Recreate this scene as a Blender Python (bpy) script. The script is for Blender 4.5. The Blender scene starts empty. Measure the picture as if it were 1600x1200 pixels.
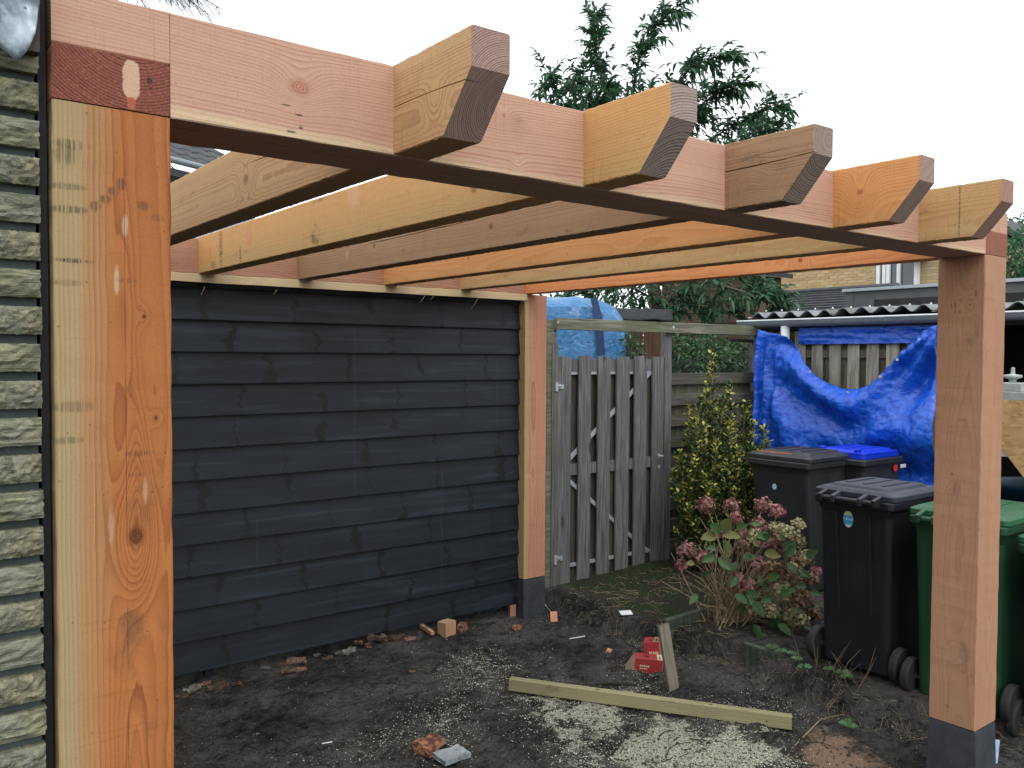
import bpy, bmesh, math, random
from mathutils import Vector, Matrix, noise as mnoise
C = bpy.context.scene
col = C.collection
R = math.radians
random.seed(7)

# ------------------------------------------------------------------ camera
CAM = Vector((-0.2876, -1.6978, 1.8842)); FPX = 1349.4
YAW, PITCH, ROLL = R(52.4836), R(-1.8202), R(0.3317)
fw = Vector((math.cos(YAW)*math.cos(PITCH), math.sin(YAW)*math.cos(PITCH), math.sin(PITCH)))
_rt = Vector((math.sin(YAW), -math.cos(YAW), 0)); _up = _rt.cross(fw)
rt = _rt*math.cos(ROLL)+_up*math.sin(ROLL); up = _up*math.cos(ROLL)-_rt*math.sin(ROLL)
cd = bpy.data.cameras.new('camera'); cam = bpy.data.objects.new('camera', cd); col.objects.link(cam)
cd.sensor_width = 36; cd.lens = 36*FPX/1600; cd.clip_end = 400; cd.clip_start = .05
M = Matrix((rt, up, -fw)).transposed().to_4x4(); M.translation = CAM; cam.matrix_world = M
C.camera = cam
def ray(px, py): return fw*FPX + rt*(px-800) + up*(600-py)
def onX(px, py, X): v = ray(px, py); return CAM+v*((X-CAM.x)/v.x)
def onY(px, py, Y): v = ray(px, py); return CAM+v*((Y-CAM.y)/v.y)
def onZ(px, py, Z): v = ray(px, py); return CAM+v*((Z-CAM.z)/v.z)
def dep(px, py, d): return CAM+ray(px, py)*(d/FPX)

# ------------------------------------------------------------------ light
w = bpy.data.worlds.new('World'); C.world = w; w.use_nodes = True
nt = w.node_tree; nt.nodes.clear()
SUN_EL, SUN_AZ = R(50), R(250)     # azimuth measured counter-clockwise from +X
sky = nt.nodes.new('ShaderNodeTexSky'); sky.sky_type = 'NISHITA'; sky.sun_disc = False
sky.sun_elevation = SUN_EL; sky.sun_rotation = (math.pi/2-SUN_AZ) % (2*math.pi)
sky.air_density = 1.0; sky.dust_density = 2.0
tcw = nt.nodes.new('ShaderNodeTexCoord')
mpw = nt.nodes.new('ShaderNodeMapping'); mpw.inputs['Scale'].default_value = (1, 1, 2.6); mpw.inputs['Location'].default_value = (.6, .25, 0)
nzw = nt.nodes.new('ShaderNodeTexNoise'); nzw.inputs['Scale'].default_value = 1.7; nzw.inputs['Detail'].default_value = 5
rmw = nt.nodes.new('ShaderNodeValToRGB'); rmw.color_ramp.elements[0].position = .34; rmw.color_ramp.elements[1].position = .50
rmw.color_ramp.elements[0].color = (.66, .66, .66, 1); rmw.color_ramp.elements[1].color = (1, 1, 1, 1)
mxw = nt.nodes.new('ShaderNodeMix'); mxw.data_type = 'RGBA'
mxw.inputs[7].default_value = (15.0, 15.5, 16.0, 1)      # cloud deck
bgw = nt.nodes.new('ShaderNodeBackground'); bgw.inputs['Strength'].default_value = .1
ow = nt.nodes.new('ShaderNodeOutputWorld')
L_ = nt.links.new
L_(tcw.outputs['Generated'], mpw.inputs[0]); L_(mpw.outputs[0], nzw.inputs['Vector']); L_(nzw.outputs[0], rmw.inputs[0])
L_(rmw.outputs[0], mxw.inputs[0]); L_(sky.outputs[0], mxw.inputs[6]); L_(mxw.outputs[2], bgw.inputs[0]); L_(bgw.outputs[0], ow.inputs[0])
sd = bpy.data.lights.new('sun', 'SUN'); sd.energy = 1.0; sd.angle = R(35); sd.color = (1, .96, .9)
so = bpy.data.objects.new('sun', sd); col.objects.link(so)
sdir = Vector((math.cos(SUN_AZ)*math.cos(SUN_EL), math.sin(SUN_AZ)*math.cos(SUN_EL), math.sin(SUN_EL)))
so.rotation_euler = sdir.to_track_quat('Z', 'Y').to_euler(); so.location = (-5, -5, 8)
C.view_settings.view_transform = 'Standard'; C.view_settings.look = 'None'
C.view_settings.gamma = 1; C.view_settings.exposure = .2; C.view_settings.use_curve_mapping = False

# ------------------------------------------------------------------ node helper
class G:
    def __init__(s, name):
        s.m = bpy.data.materials.new(name); s.m.use_nodes = True; s.t = s.m.node_tree
        s.t.nodes.clear(); s.out = s.t.nodes.new('ShaderNodeOutputMaterial')
        s.b = s.t.nodes.new('ShaderNodeBsdfPrincipled'); s.t.links.new(s.b.outputs[0], s.out.inputs[0])
    def put(s, sock, v):
        if isinstance(v, bpy.types.NodeSocket): s.t.links.new(v, sock)
        elif isinstance(v, (tuple, list)) and len(v) == 3 and sock.type == 'RGBA': sock.default_value = (*v, 1)
        else: sock.default_value = v
    def ma(s, op, a, b=0.0, c=0.0, clamp=False):
        n = s.t.nodes.new('ShaderNodeMath'); n.operation = op; n.use_clamp = clamp
        for i, v in enumerate((a, b, c)): s.put(n.inputs[i], v)
        return n.outputs[0]
    def add(s, a, b): return s.ma('ADD', a, b)
    def sub(s, a, b): return s.ma('SUBTRACT', a, b)
    def mul(s, a, b): return s.ma('MULTIPLY', a, b)
    def madd(s, a, b, c): return s.ma('MULTIPLY_ADD', a, b, c)
    def pw(s, a, b): return s.ma('POWER', a, b)
    def cl(s, a): return s.ma('ADD', a, 0.0, clamp=True)
    def co(s, kind='Object'):
        n = s.t.nodes.new('ShaderNodeTexCoord'); return n.outputs[kind]
    def sep(s, v):
        n = s.t.nodes.new('ShaderNodeSeparateXYZ'); s.put(n.inputs[0], v); return n.outputs
    def comb(s, x, y, z):
        n = s.t.nodes.new('ShaderNodeCombineXYZ')
        for i, v in enumerate((x, y, z)): s.put(n.inputs[i], v)
        return n.outputs[0]
    def scale(s, v, k, off=(0, 0, 0)):
        n = s.t.nodes.new('ShaderNodeMapping'); s.put(n.inputs[0], v)
        n.inputs['Scale'].default_value = k if isinstance(k, tuple) else (k, k, k); n.inputs['Location'].default_value = off
        return n.outputs[0]
    def noise(s, v, sc=5., det=3., ro=.5, dist=0., o=0):
        n = s.t.nodes.new('ShaderNodeTexNoise'); s.put(n.inputs['Vector'], v)
        for k, x in (('Scale', sc), ('Detail', det), ('Roughness', ro), ('Distortion', dist)): s.put(n.inputs[k], x)
        return n.outputs[o]
    def voro(s, v, sc=5., feat='F1', o=0, rnd=1.):
        n = s.t.nodes.new('ShaderNodeTexVoronoi'); n.feature = feat; s.put(n.inputs['Vector'], v); s.put(n.inputs['Scale'], sc)
        s.put(n.inputs['Randomness'], rnd); return n.outputs[o]
    def ss(s, v, a, b, lo=0., hi=1.):
        n = s.t.nodes.new('ShaderNodeMapRange'); n.interpolation_type = 'SMOOTHSTEP'
        for i, x in enumerate((v, a, b, lo, hi)): s.put(n.inputs[i], x)
        return n.outputs[0]
    def lin(s, v, a, b, lo=0., hi=1.):
        n = s.t.nodes.new('ShaderNodeMapRange')
        for i, x in enumerate((v, a, b, lo, hi)): s.put(n.inputs[i], x)
        return n.outputs[0]
    def mix(s, f, a, b, bl='MIX'):
        n = s.t.nodes.new('ShaderNodeMix'); n.data_type = 'RGBA'; n.blend_type = bl
        s.put(n.inputs[0], f); s.put(n.inputs[6], a); s.put(n.inputs[7], b); return n.outputs[2]
    def attr(s, nm, o='Fac'):
        n = s.t.nodes.new('ShaderNodeAttribute'); n.attribute_name = nm; return n.outputs[o]
    def rnd(s):
        n = s.t.nodes.new('ShaderNodeObjectInfo'); return n.outputs['Random']
    def bump(s, h, st=.3, d=.01, nrm=None):
        n = s.t.nodes.new('ShaderNodeBump'); s.put(n.inputs['Height'], h); n.inputs['Strength'].default_value = st
        n.inputs['Distance'].default_value = d
        if nrm is not None: s.t.links.new(nrm, n.inputs['Normal'])
        return n.outputs[0]
    def done(s, c, ro=.7, nrm=None, metal=0., spec=.5, **k):
        s.put(s.b.inputs['Base Color'], c); s.put(s.b.inputs['Roughness'], ro)
        s.put(s.b.inputs['Metallic'], metal); s.put(s.b.inputs['Specular IOR Level'], spec)
        if nrm is not None: s.t.links.new(nrm, s.b.inputs['Normal'])
        for a, v in k.items(): s.put(s.b.inputs[a.replace('_', ' ')], v)
        return s.m

def srgb(r, g, b):
    f = lambda c: (c/255/12.92) if c/255 <= .04045 else ((c/255+.055)/1.055)**2.4
    return (f(r), f(g), f(b))

def wood(name, axis, light, dark, sap=None, pith=(.1, .15), ringw=.007, rock=.03, knots=(), sapcut=(), seed=0.,
         grime=.3, endc=None, spots=(), contrast=.75, ro=.72, kdark=1., ends=(), line=None, spec=.25):
    """sawn timber: growth rings round a wandering pith, long fibres, knots, sapwood zones, saw marks, handling dirt"""
    g = G(name); o = g.co(); x, y, z = g.sep(o)
    s, a, b = {'Z': (z, x, y), 'X': (x, y, z), 'Y': (y, x, z)}[axis]
    lowv = g.comb(g.madd(a, 2., seed), g.madd(b, 2., seed*1.7), g.mul(s, .75))
    nn = g.sep(g.noise(lowv, 1.0, 2., .5, 0., 1))
    low2 = g.sep(g.noise(g.comb(g.madd(a, 9., seed), g.madd(b, 9., 3.), g.mul(s, 2.4)), 1.0, 2., .5, 0., 1))
    aa = g.add(g.madd(g.sub(nn[0], .5), rock*2.6, g.sub(a, pith[0])), g.mul(g.sub(low2[0], .5), rock*.32))
    bb = g.add(g.madd(g.sub(nn[1], .5), rock*2.6, g.sub(b, pith[1])), g.mul(g.sub(low2[1], .5), rock*.32))
    r = g.ma('SQRT', g.add(g.mul(aa, aa), g.mul(bb, bb)))
    kd = None
    for (s0, c0, wh, sl, sc, pull, kr) in knots:
        cc = a if wh == 'a' else b
        # growth bends longer on one side of the knot than on the other
        u = g.ma('DIVIDE', g.sub(s, s0), sl); v = g.ma('DIVIDE', g.sub(cc, c0), sc)
        gg = g.ma('EXPONENT', g.mul(g.add(g.mul(u, u), g.mul(v, v)), -1.))
        r = g.madd(gg, pull, r)
        if kr > 0:
            wob = g.mul(g.sub(g.noise(o, 60., 2.), .5), .5*kr)
            u2 = g.sub(s, s0); v2 = g.sub(cc, c0)
            d = g.add(g.ma('SQRT', g.add(g.mul(g.mul(u2, u2), .6), g.mul(v2, v2))), wob)
            q = g.ma('DIVIDE', d, kr); kd = q if kd is None else g.ma('MINIMUM', kd, q)
    fine = g.noise(g.comb(g.mul(a, 240.), g.mul(b, 240.), g.mul(s, 5.)), 1., 3., .6)
    fib = g.noise(g.comb(g.mul(a, 55.), g.mul(b, 55.), g.madd(s, 1.6, seed)), 1., 3., .6)
    ph = g.add(g.ma('DIVIDE', r, ringw), g.mul(fine, .35))
    fr = g.ma('FRACT', ph)
    prof = g.mul(g.pw(fr, 2.2), g.ss(fr, 1., .93))
    idx = g.ma('FLOOR', ph)
    wn = g.t.nodes.new('ShaderNodeTexWhiteNoise'); wn.noise_dimensions = '1D'; g.put(wn.inputs['W'], idx)
    prof = g.mul(prof, g.madd(wn.outputs[0], .9, .55))
    c = g.mix(g.cl(g.mul(prof, contrast*1.5)), light, dark)
    c = g.mix(g.mul(g.ss(fib, .45, .75), .35), c, g.mix(.5, light, dark))
    gnA = g.t.nodes.new('ShaderNodeNewGeometry'); gside = g.ss(g.ma('ABSOLUTE', g.sep(gnA.outputs['True Normal'])[2]), .8, .5)
    # broad colour drift
    big = g.noise(g.comb(g.mul(a, 5.), g.mul(b, 5.), g.madd(s, .9, seed*2)), 1., 3., .55)
    c = g.mix(g.ss(big, .42, .7, 0., .45), c, g.mix(.55, dark, light))
    c = g.mix(g.ss(big, .5, .3, 0., .3), c, tuple(min(1, q*1.22) for q in light))
    if sap is not None:
        for (wh, th, wd, sign, st) in sapcut:
            cc = {'a': a, 'b': b, 'r': r}[wh]
            e = g.add(g.sub(cc, th), g.add(g.mul(g.sub(nn[2], .5), wd*3.), g.mul(g.sub(fine, .5), wd*.35)))
            mk = g.ss(g.mul(e, sign), -wd*.5, wd*.5)
            if wh == 'b': mk = g.mul(mk, gside)
            sc_ = g.mix(g.cl(g.mul(prof, contrast)), sap, g.mix(.5, sap, dark))
            sc_ = g.mix(g.mul(g.ss(fib, .4, .75), .25), sc_, g.mix(.3, sap, dark))
            c = g.mix(g.mul(mk, st), c, sc_)
    if kd is not None:
        ring = g.ma('FRACT', g.mul(kd, 2.6))
        kc = g.mix(ring, tuple(q*.32*kdark for q in dark), tuple(q*.75*kdark for q in dark))
        c = g.mix(g.ss(kd, 1.08, .86), c, kc)
        c = g.mix(g.mul(g.mul(g.ss(kd, 1.9, 1.), g.ss(kd, .8, 1.)), .5), c, tuple(q*.5*kdark for q in dark))
    # pores and short flecks along the grain
    fl = g.noise(g.comb(g.mul(a, 420.), g.mul(b, 420.), g.mul(s, 28.)), 1., 1., .5)
    c = g.mix(g.mul(g.ss(fl, .66, .78), .22), c, tuple(q*.4 for q in dark))
    # saw marks across the grain
    saw = g.noise(g.comb(g.mul(a, 3.), g.mul(b, 3.), g.mul(s, 130.)), 1., 2., .6)
    c = g.mix(g.mul(g.ss(saw, .6, .72), .16), c, tuple(q*.45 for q in dark))
    # dirt
    gr = g.noise(g.comb(g.mul(a, 12.), g.mul(b, 12.), g.madd(s, 7., seed)), 1., 5., .65)
    gr2 = g.noise(g.comb(g.madd(a, 4., seed), g.mul(b, 4.), g.mul(s, 2.2)), 1., 2.)
    c = g.mix(g.mul(g.mul(g.ss(gr, .55, .75), g.ss(gr2, .45, .62)), grime), c, (.045, .042, .038))
    sp = g.voro(g.scale(o, 1.), 34.)
    c = g.mix(g.mul(g.ss(sp, .09, .04), .55*min(1, grime*2)), c, (.05, .03, .02))
    for (s0, c0, wh, sl, sc, colr, st) in spots:
        cc = a if wh == 'a' else b
        u = g.ma('DIVIDE', g.sub(s, s0), sl); v = g.ma('DIVIDE', g.sub(cc, c0), sc)
        d = g.add(g.ma('SQRT', g.add(g.mul(u, u), g.mul(v, v))), g.mul(g.sub(g.noise(o, 55., 4., .7), .5), .9))
        c = g.mix(g.mul(g.mul(g.ss(d, 1.15, .5), st), g.ss(fine, .38, .56) if sum(colr) < .5 else 1.), c, g.mix(fine, tuple(q*.8 for q in colr), colr))
    if line is not None:
        ln_ = g.mul(g.ss(g.ma('ABSOLUTE', g.sub(a, line)), .0011, .0004), g.ss(g.noise(g.comb(0., 0., g.mul(s, 5.)), 1., 3.), .40, .52)); c = g.mix(g.mul(ln_, .6), c, (.03, .022, .02))
    # end grain drinks light
    gn = g.t.nodes.new('ShaderNodeNewGeometry'); tn = g.t.nodes.new('ShaderNodeVectorTransform')
    tn.vector_type = 'NORMAL'; tn.convert_from = 'WORLD'; tn.convert_to = 'OBJECT'; g.put(tn.inputs[0], gn.outputs['True Normal'])
    nx = g.sep(tn.outputs[0]); ne = g.ma('ABSOLUTE', nx[{'X': 0, 'Y': 1, 'Z': 2}[axis]])
    ec = endc or tuple(q*.62 for q in light)
    ecol = g.mix(g.cl(g.mul(prof, 1.5)), ec, tuple(q*.34 for q in ec))
    ecol = g.mix(g.mul(g.ss(g.noise(o, 300., 2.), .5, .7), .3), ecol, tuple(q*.5 for q in ec))
    c = g.mix(g.ss(ne, .45, .55), c, ecol)
    for (a0_, b0_, ra_, rb_, colr, st) in ends:
        u = g.ma('DIVIDE', g.sub(a, a0_), ra_); v = g.ma('DIVIDE', g.sub(b, b0_), rb_)
        d = g.add(g.ma('SQRT', g.add(g.mul(u, u), g.mul(g.mul(v, v), g.mul(v, v)))), g.mul(g.sub(g.noise(o, 90., 4., .7), .5), .8))
        c = g.mix(g.mul(g.ss(d, 1.05, .85), st), c, g.mix(fine, tuple(q*.85 for q in colr), colr))
    fuzz = g.noise(o, 260., 3., .7)
    c = g.mix(g.ss(fuzz, .52, .75, 0, .28), c, tuple(min(1, q*1.35+.03) for q in light)); c = g.mix(g.ss(fuzz, .45, .28, 0, .3), c, tuple(q*.6 for q in dark))
    h = g.add(g.mul(fuzz, .8), g.add(g.mul(prof, .35), g.add(g.mul(fine, .55), g.add(g.mul(saw, .35), g.mul(fl, .25)))))
    return g.done(c, g.madd(fib, .15, ro-.07), g.bump(h, .35, .0014), spec=spec)

# ------------------------------------------------------------------ object helpers
def tag(o, label=None, cat=None, group=None, kind=None):
    for k, v in (('label', label), ('category', cat), ('group', group), ('kind', kind)):
        if v: o[k] = v
    return o
def thing(name, label, cat, loc=(0, 0, 0), rotz=0., group=None):
    o = bpy.data.objects.new(name, None); col.objects.link(o); o.location = loc; o.rotation_euler = (0, 0, rotz)
    o.empty_display_size = .1
    return tag(o, label, cat, group)
def local(o):
    m = Matrix.Translation(o.location) @ o.rotation_euler.to_matrix().to_4x4()
    return m if o.parent is None else local(o.parent) @ m
class MB:
    def __init__(s): s.v = []; s.f = []; s.c = []; s.cc = 0.
    def add(s, vs, fs):
        k = len(s.v); s.v += [tuple(p) for p in vs]; s.f += [tuple(i+k for i in f) for f in fs]; s.c += [s.cc]*len(vs); return s
    def box(s, x0, x1, y0, y1, z0, z1, m=None):
        vs = [Vector(p) for p in ((x0, y0, z0), (x1, y0, z0), (x1, y1, z0), (x0, y1, z0), (x0, y0, z1), (x1, y0, z1), (x1, y1, z1), (x0, y1, z1))]
        if m is not None: vs = [m @ p for p in vs]
        return s.add(vs, [(0, 3, 2, 1), (4, 5, 6, 7), (0, 1, 5, 4), (1, 2, 6, 5), (2, 3, 7, 6), (3, 0, 4, 7)])
    def loops(s, rings, cap0=True, cap1=True, closed=True):
        n = len(rings[0]); vs = [p for r_ in rings for p in r_]; fs = []
        for i in range(len(rings)-1):
            for j in range(n if closed else n-1):
                fs.append((i*n+j, i*n+(j+1) % n, (i+1)*n+(j+1) % n, (i+1)*n+j))
        if cap0: fs.append(tuple(range(n))[::-1])
        if cap1: fs.append(tuple((len(rings)-1)*n+j for j in range(n)))
        return s.add(vs, fs)
    def tube(s, pts, rad, n=6, cap=True):
        pts = [Vector(p) for p in pts]; rs = rad if isinstance(rad, (list, tuple)) else [rad]*len(pts)
        rings = []; ref = None
        for i, p in enumerate(pts):
            d = (pts[min(i+1, len(pts)-1)]-pts[max(i-1, 0)]).normalized()
            if ref is None: ref = d.orthogonal().normalized()
            ref = (ref-d*ref.dot(d)).normalized(); q = d.cross(ref)
            rings.append([p+(ref*math.cos(2*math.pi*k/n)+q*math.sin(2*math.pi*k/n))*rs[i] for k in range(n)])
        return s.loops(rings, cap, cap)
    def lathe(s, prof, axis='Z', n=20, m=None):
        rings = []
        for (r_, h) in prof:
            rg = []
            for k in range(n):
                a = 2*math.pi*k/n; p = Vector((r_*math.cos(a), r_*math.sin(a), h))
                if axis == 'Y': p = Vector((p.x, p.z, -p.y))
                if axis == 'X': p = Vector((p.z, p.x, p.y))
                rg.append(m @ p if m is not None else p)
            rings.append(rg)
        return s.loops(rings)
    def build(s, name, mat, parent=None, world=True, smooth=False, bevel=0., fix=True):
        me = bpy.data.meshes.new(name); me.from_pydata(s.v, [], s.f)
        if any(s.c):
            at = me.attributes.new('shade', 'FLOAT', 'POINT'); at.data.foreach_set('value', s.c)
        if fix:
            bm = bmesh.new(); bm.from_mesh(me); bmesh.ops.recalc_face_normals(bm, faces=bm.faces); bm.to_mesh(me); bm.free()
        if world and parent is not None: me.transform(local(parent).inverted())
        me.materials.append(mat)
        if smooth: me.polygons.foreach_set('use_smooth', [True]*len(me.polygons))
        o = bpy.data.objects.new(name, me); col.objects.link(o)
        if parent is not None: o.parent = parent
        if bevel > 0:
            md = o.modifiers.new('bevel', 'BEVEL'); md.width = bevel; md.segments = 2; md.limit_method = 'ANGLE'; md.angle_limit = R(35)
        return o
def recenter(o, base):
    """move a single-mesh thing's origin to its base"""
    o.data.transform(Matrix.Translation(-Vector(base))); o.location = base; return o
def nz(x, y=0., z=0.): return mnoise.noise(Vector((x, y, z)))

def timber(mb, axis, s0, s1, a0, a1, b0, b1, ch=.0025, cracks=(), cut=None, step=.05, rough=.0006, seed=0., sfun=None, warp=0.):
    """lofted sawn timber; cracks run in the a0 face; cut=(bcut, send) slants the s0 end back below bcut"""
    n = max(2, int((s1-s0)/step)); st = [s0+(s1-s0)*i/n for i in range(n+1)]
    if sfun: st = sorted(set(st+sfun))
    rings = []
    for s in st:
        side = [(a0, b0+ch)]
        lv = sorted([cr[0](s) for cr in cracks])
        for cr in sorted(cracks, key=lambda q: q[0](s)):
            bc = cr[0](s); e = max(cr[1](s), .00005); d = cr[2](s)
            side += [(a0, bc-e), (a0+max(d, 0.0), bc+e*.3), (a0, bc+e)]
        if cut: side.append((a0, cut[0]))
        side = sorted(side, key=lambda q: q[1]) if not cracks else side
        if cut and cracks: side = sorted(side, key=lambda q: q[1])
        side.append((a0, b1-ch))
        pr = side+[(a0+ch, b1), (a1-ch, b1), (a1, b1-ch)]
        if cut: pr.append((a1, cut[0]))
        pr += [(a1, b0+ch), (a1-ch, b0), (a0+ch, b0)]
        rg = []
        for i, (a, b) in enumerate(pr):
            edge = (abs(a-a0) < ch*1.5 or abs(a-a1) < ch*1.5) and (abs(b-b0) < ch*1.5 or abs(b-b1) < ch*1.5)
            if edge:
                a += (nz(s*37+seed, i*3.1)*.7+nz(s*143+seed, i*2.1))*rough*1.5; b += (nz(s*41+seed, i*5.7)*.7+nz(s*151, i*5.7+seed))*rough*1.5
            wv = warp*nz(s*.6+seed*3, .5)
            ss_ = s
            if cut and s < 0:
                wgt = (0-s)/(0-s0); send = s0 if b >= cut[0] else s0+(cut[1]-s0)*(cut[0]-b)/(cut[0]-b0)
                ss_ = s+(send-s0)*wgt
            P = {'X': (ss_, a, b+wv), 'Y': (ss_, b, a), 'Z': (a, b, ss_)}[axis]
            if axis == 'Y': P = (a+wv, ss_, b)
            rg.append(P)
        rings.append(rg)
    if cut:
        mb.loops(rings, False, True); k = len(mb.v)-len(rings)*len(rings[0])
        up_ = [i for i, p in enumerate(rings[0]) if p[2] >= cut[0]-1e-5]; dn = [i for i, p in enumerate(rings[0]) if p[2] <= cut[0]+1e-5]
        mb.f.append(tuple(k+i for i in up_)[::-1]); mb.f.append(tuple(k+i for i in dn)[::-1])
    else: mb.loops(rings)
    return mb

# ------------------------------------------------------------------ dimensions (metres)
W = .20; ZB = 2.33; H = .197; ZT = ZB+H; LX = 3.5455; D = 3.143; XS = [.680, 1.247, 1.823, 2.400, 2.979]; T = .094
CT = .28      # top of the concrete feet

# ------------------------------------------------------------------ ground
LIP = [onZ(x, y, .09) for x, y in ((840, 900), (880, 922), (940, 950), (1005, 972), (1080, 990), (1150, 1002), (1215, 1034), (1290, 1068), (1345, 1092), (1430, 1105), (1500, 1105), (1600, 1130))]
def lipd(x, y):
    best = 9.; sg = 1
    for i in range(len(LIP)-1):
        a, b = LIP[i], LIP[i+1]; dx, dy = b.x-a.x, b.y-a.y; L2 = dx*dx+dy*dy
        t = max(0, min(1, ((x-a.x)*dx+(y-a.y)*dy)/L2)); qx, qy = a.x+dx*t-x, a.y+dy*t-y; d = math.hypot(qx, qy)
        if d < best: best = d; sg = 1 if (dx*(y-a.y)-dy*(x-a.x)) > 0 else -1
    return best*sg
def sm(t): t = max(0, min(1, t)); return t*t*(3-2*t)
def raised(x, y):
    if x < 3.3 and y < 3.3: return 0.
    if y > 3.34 or x > 7 : return 1.
    if y < -.4: return sm((x-4.0)/.6)
    d = lipd(x, y)
    if x > 3.6 and y > 3.3: d = max(d, .1)
    return sm((d+.06+.05*nz(x*5, y*5))/.075)
def HZ(x, y):
    r_ = raised(x, y)
    fade = 1 if (-1 < x < 8 and -2 < y < 6) else .3
    top = .095 + .03*sm((x-4.2)/1.)
    lowz = .0 + .02*nz(x*1.3, y*1.3) + .024*nz(x*3.7, y*3.7, 2.) + .026*abs(nz(x*7, y*7, 5.))+.012*nz(x*13, y*13, 4.) + .006*nz(x*24, y*24, 1.)
    hi = top + .012*nz(x*3, y*3, 7.) + .006*nz(x*14, y*14, 3.)
    e = r_*(1-r_)*4
    if 3.3 < x < 5 and -.4 < y < 3.34:
        d_ = lipd(x, y); lowz -= .035*math.exp(-((d_+.12)/.09)**2)
    z = lowz*(1-r_)+hi*r_ + e*(.03*nz(x*11, y*11, 9.)+.018*nz(x*30, y*30, 4.))
    return z*fade if fade < 1 else z
def soil_mat():
    g = G('dug_soil'); o = g.co(); x, y, z = g.sep(o)
    n1 = g.noise(o, 2.2, 5., .6); n2 = g.noise(o, 14., 6., .7); n3 = g.noise(o, 90., 4., .7)
    c = g.mix(g.ss(n2, .3, .7), (.014, .014, .0135), (.066, .064, .060))
    c = g.mix(g.ss(n1, .40, .62), c, g.mix(n2, (.05, .047, .043), (.155, .148, .137)))
    c = g.mix(g.mul(g.ss(n3, .55, .75), .5), c, (.12, .115, .105)); c = g.mix(g.ss(g.noise(g.scale(o, (1., 1.6, 1.)), 7., 5., .75, 1.), .50, .36, 0, .75), c, (.008, .008, .008))
    # trodden and mossy lawn behind the bank
    up_ = g.attr('lawn')
    ln = g.noise(o, 6., 5., .65); lc = g.mix(g.ss(n3, .35, .65), (.020, .028, .014), (.06, .08, .035)); lc = g.mix(g.ss(ln, .42, .58), lc, (.048, .044, .036))
    c = g.mix(up_, c, lc)
    # sawdust drifts lying on the soil: patches (x, y, radii, angle)
    sd_ = None; wv = g.noise(o, 3.4, 4., .6, 0., 1); wx = g.sep(wv)
    x2 = g.madd(g.sub(wx[0], .5), .55, x); y2 = g.madd(g.sub(wx[1], .5), .55, y)
    for (px, py, rx, ry, an, st) in PATCH:
        P = onZ(px, py, 0); ca, sa = math.cos(an), math.sin(an)
        dx, dy = g.sub(x2, P.x), g.sub(y2, P.y)
        u = g.ma('DIVIDE', g.add(g.mul(dx, ca), g.mul(dy, sa)), rx); v = g.ma('DIVIDE', g.sub(g.mul(dy, ca), g.mul(dx, sa)), ry)
        q = g.mul(g.ma('EXPONENT', g.mul(g.add(g.mul(u, u), g.mul(v, v)), -1.)), st)
        sd_ = q if sd_ is None else g.ma('MAXIMUM', sd_, q)
    gran = g.noise(o, 55., 5., .75); gran2 = g.noise(o, 9., 4., .6)
    m1 = g.ss(g.add(sd_, g.add(g.mul(g.sub(gran, .5), 1.1), g.mul(g.sub(gran2, .5), 1.2))), .42, .66)
    sc = g.mix(g.ss(g.noise(o, 150., 3., .7), .35, .65), (.26, .25, .19), (.72, .71, .57))
    m1 = g.mul(m1, g.ss(g.noise(o, 75., 3., .7), .34, .48)); c = g.mix(g.mul(m1, .9), c, sc)
    # fine specks everywhere
    vo = g.voro(o, 95.); dn = g.noise(o, 1.6, 3., .6)
    m2 = g.mul(g.ss(vo, .20, .10), g.ss(g.add(g.noise(o, 31., 2.), g.mul(g.sub(dn, .5), .8)), .52, .6))
    c = g.mix(g.mul(m2, .4), c, (.4, .4, .34))
    P = onZ(1300, 1180, 0); d = g.ma('SQRT', g.add(g.pw(g.ma('DIVIDE', g.sub(x2, P.x), .22), 2.), g.pw(g.ma('DIVIDE', g.sub(y2, P.y), .30), 2.)))
    c = g.mix(g.mul(g.ss(g.add(d, g.mul(g.sub(gran, .5), 1.2)), 1.0, .5), .7), c, g.mix(gran, (.26, .16, .10), (.50, .34, .24)))
    h = g.add(g.mul(n2, 1.), g.add(g.mul(n3, .5), g.add(g.mul(m1, .2), g.mul(g.noise(o, 38., 3.), .7))))
    return g.done(c, g.madd(n1, .15, .82), g.bump(h, 1., .04), spec=.12)
PATCH = [(845, 1100, .20, .11, .6, .85), (915, 1105, .30, .10, .1, 1.3), (955, 1120, .25, .10, .5, 1.2), (1020, 1165, .28, .10, .5, 1.5), (1085, 1195, .32, .14, .9, 1.6),
         (1135, 1160, .34, .08, .4, 1.0), (1150, 1188, .26, .13, .2, 1.45), (880, 1150, .45, .10, 1.0, .62), (935, 1190, .3, .12, .8, .6), (770, 1060, .25, .12, .3, .5),
         (700, 1130, .3, .1, .8, .5), (745, 1035, .2, .1, .5, .5), (1010, 1050, .3, .12, .8, .35), (640, 1150, .3, .15, .2, .36), (1215, 1195, .12, .12, 0, .7), (1180, 1120, .35, .15, 0, .3)]
soil = soil_mat()
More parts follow.
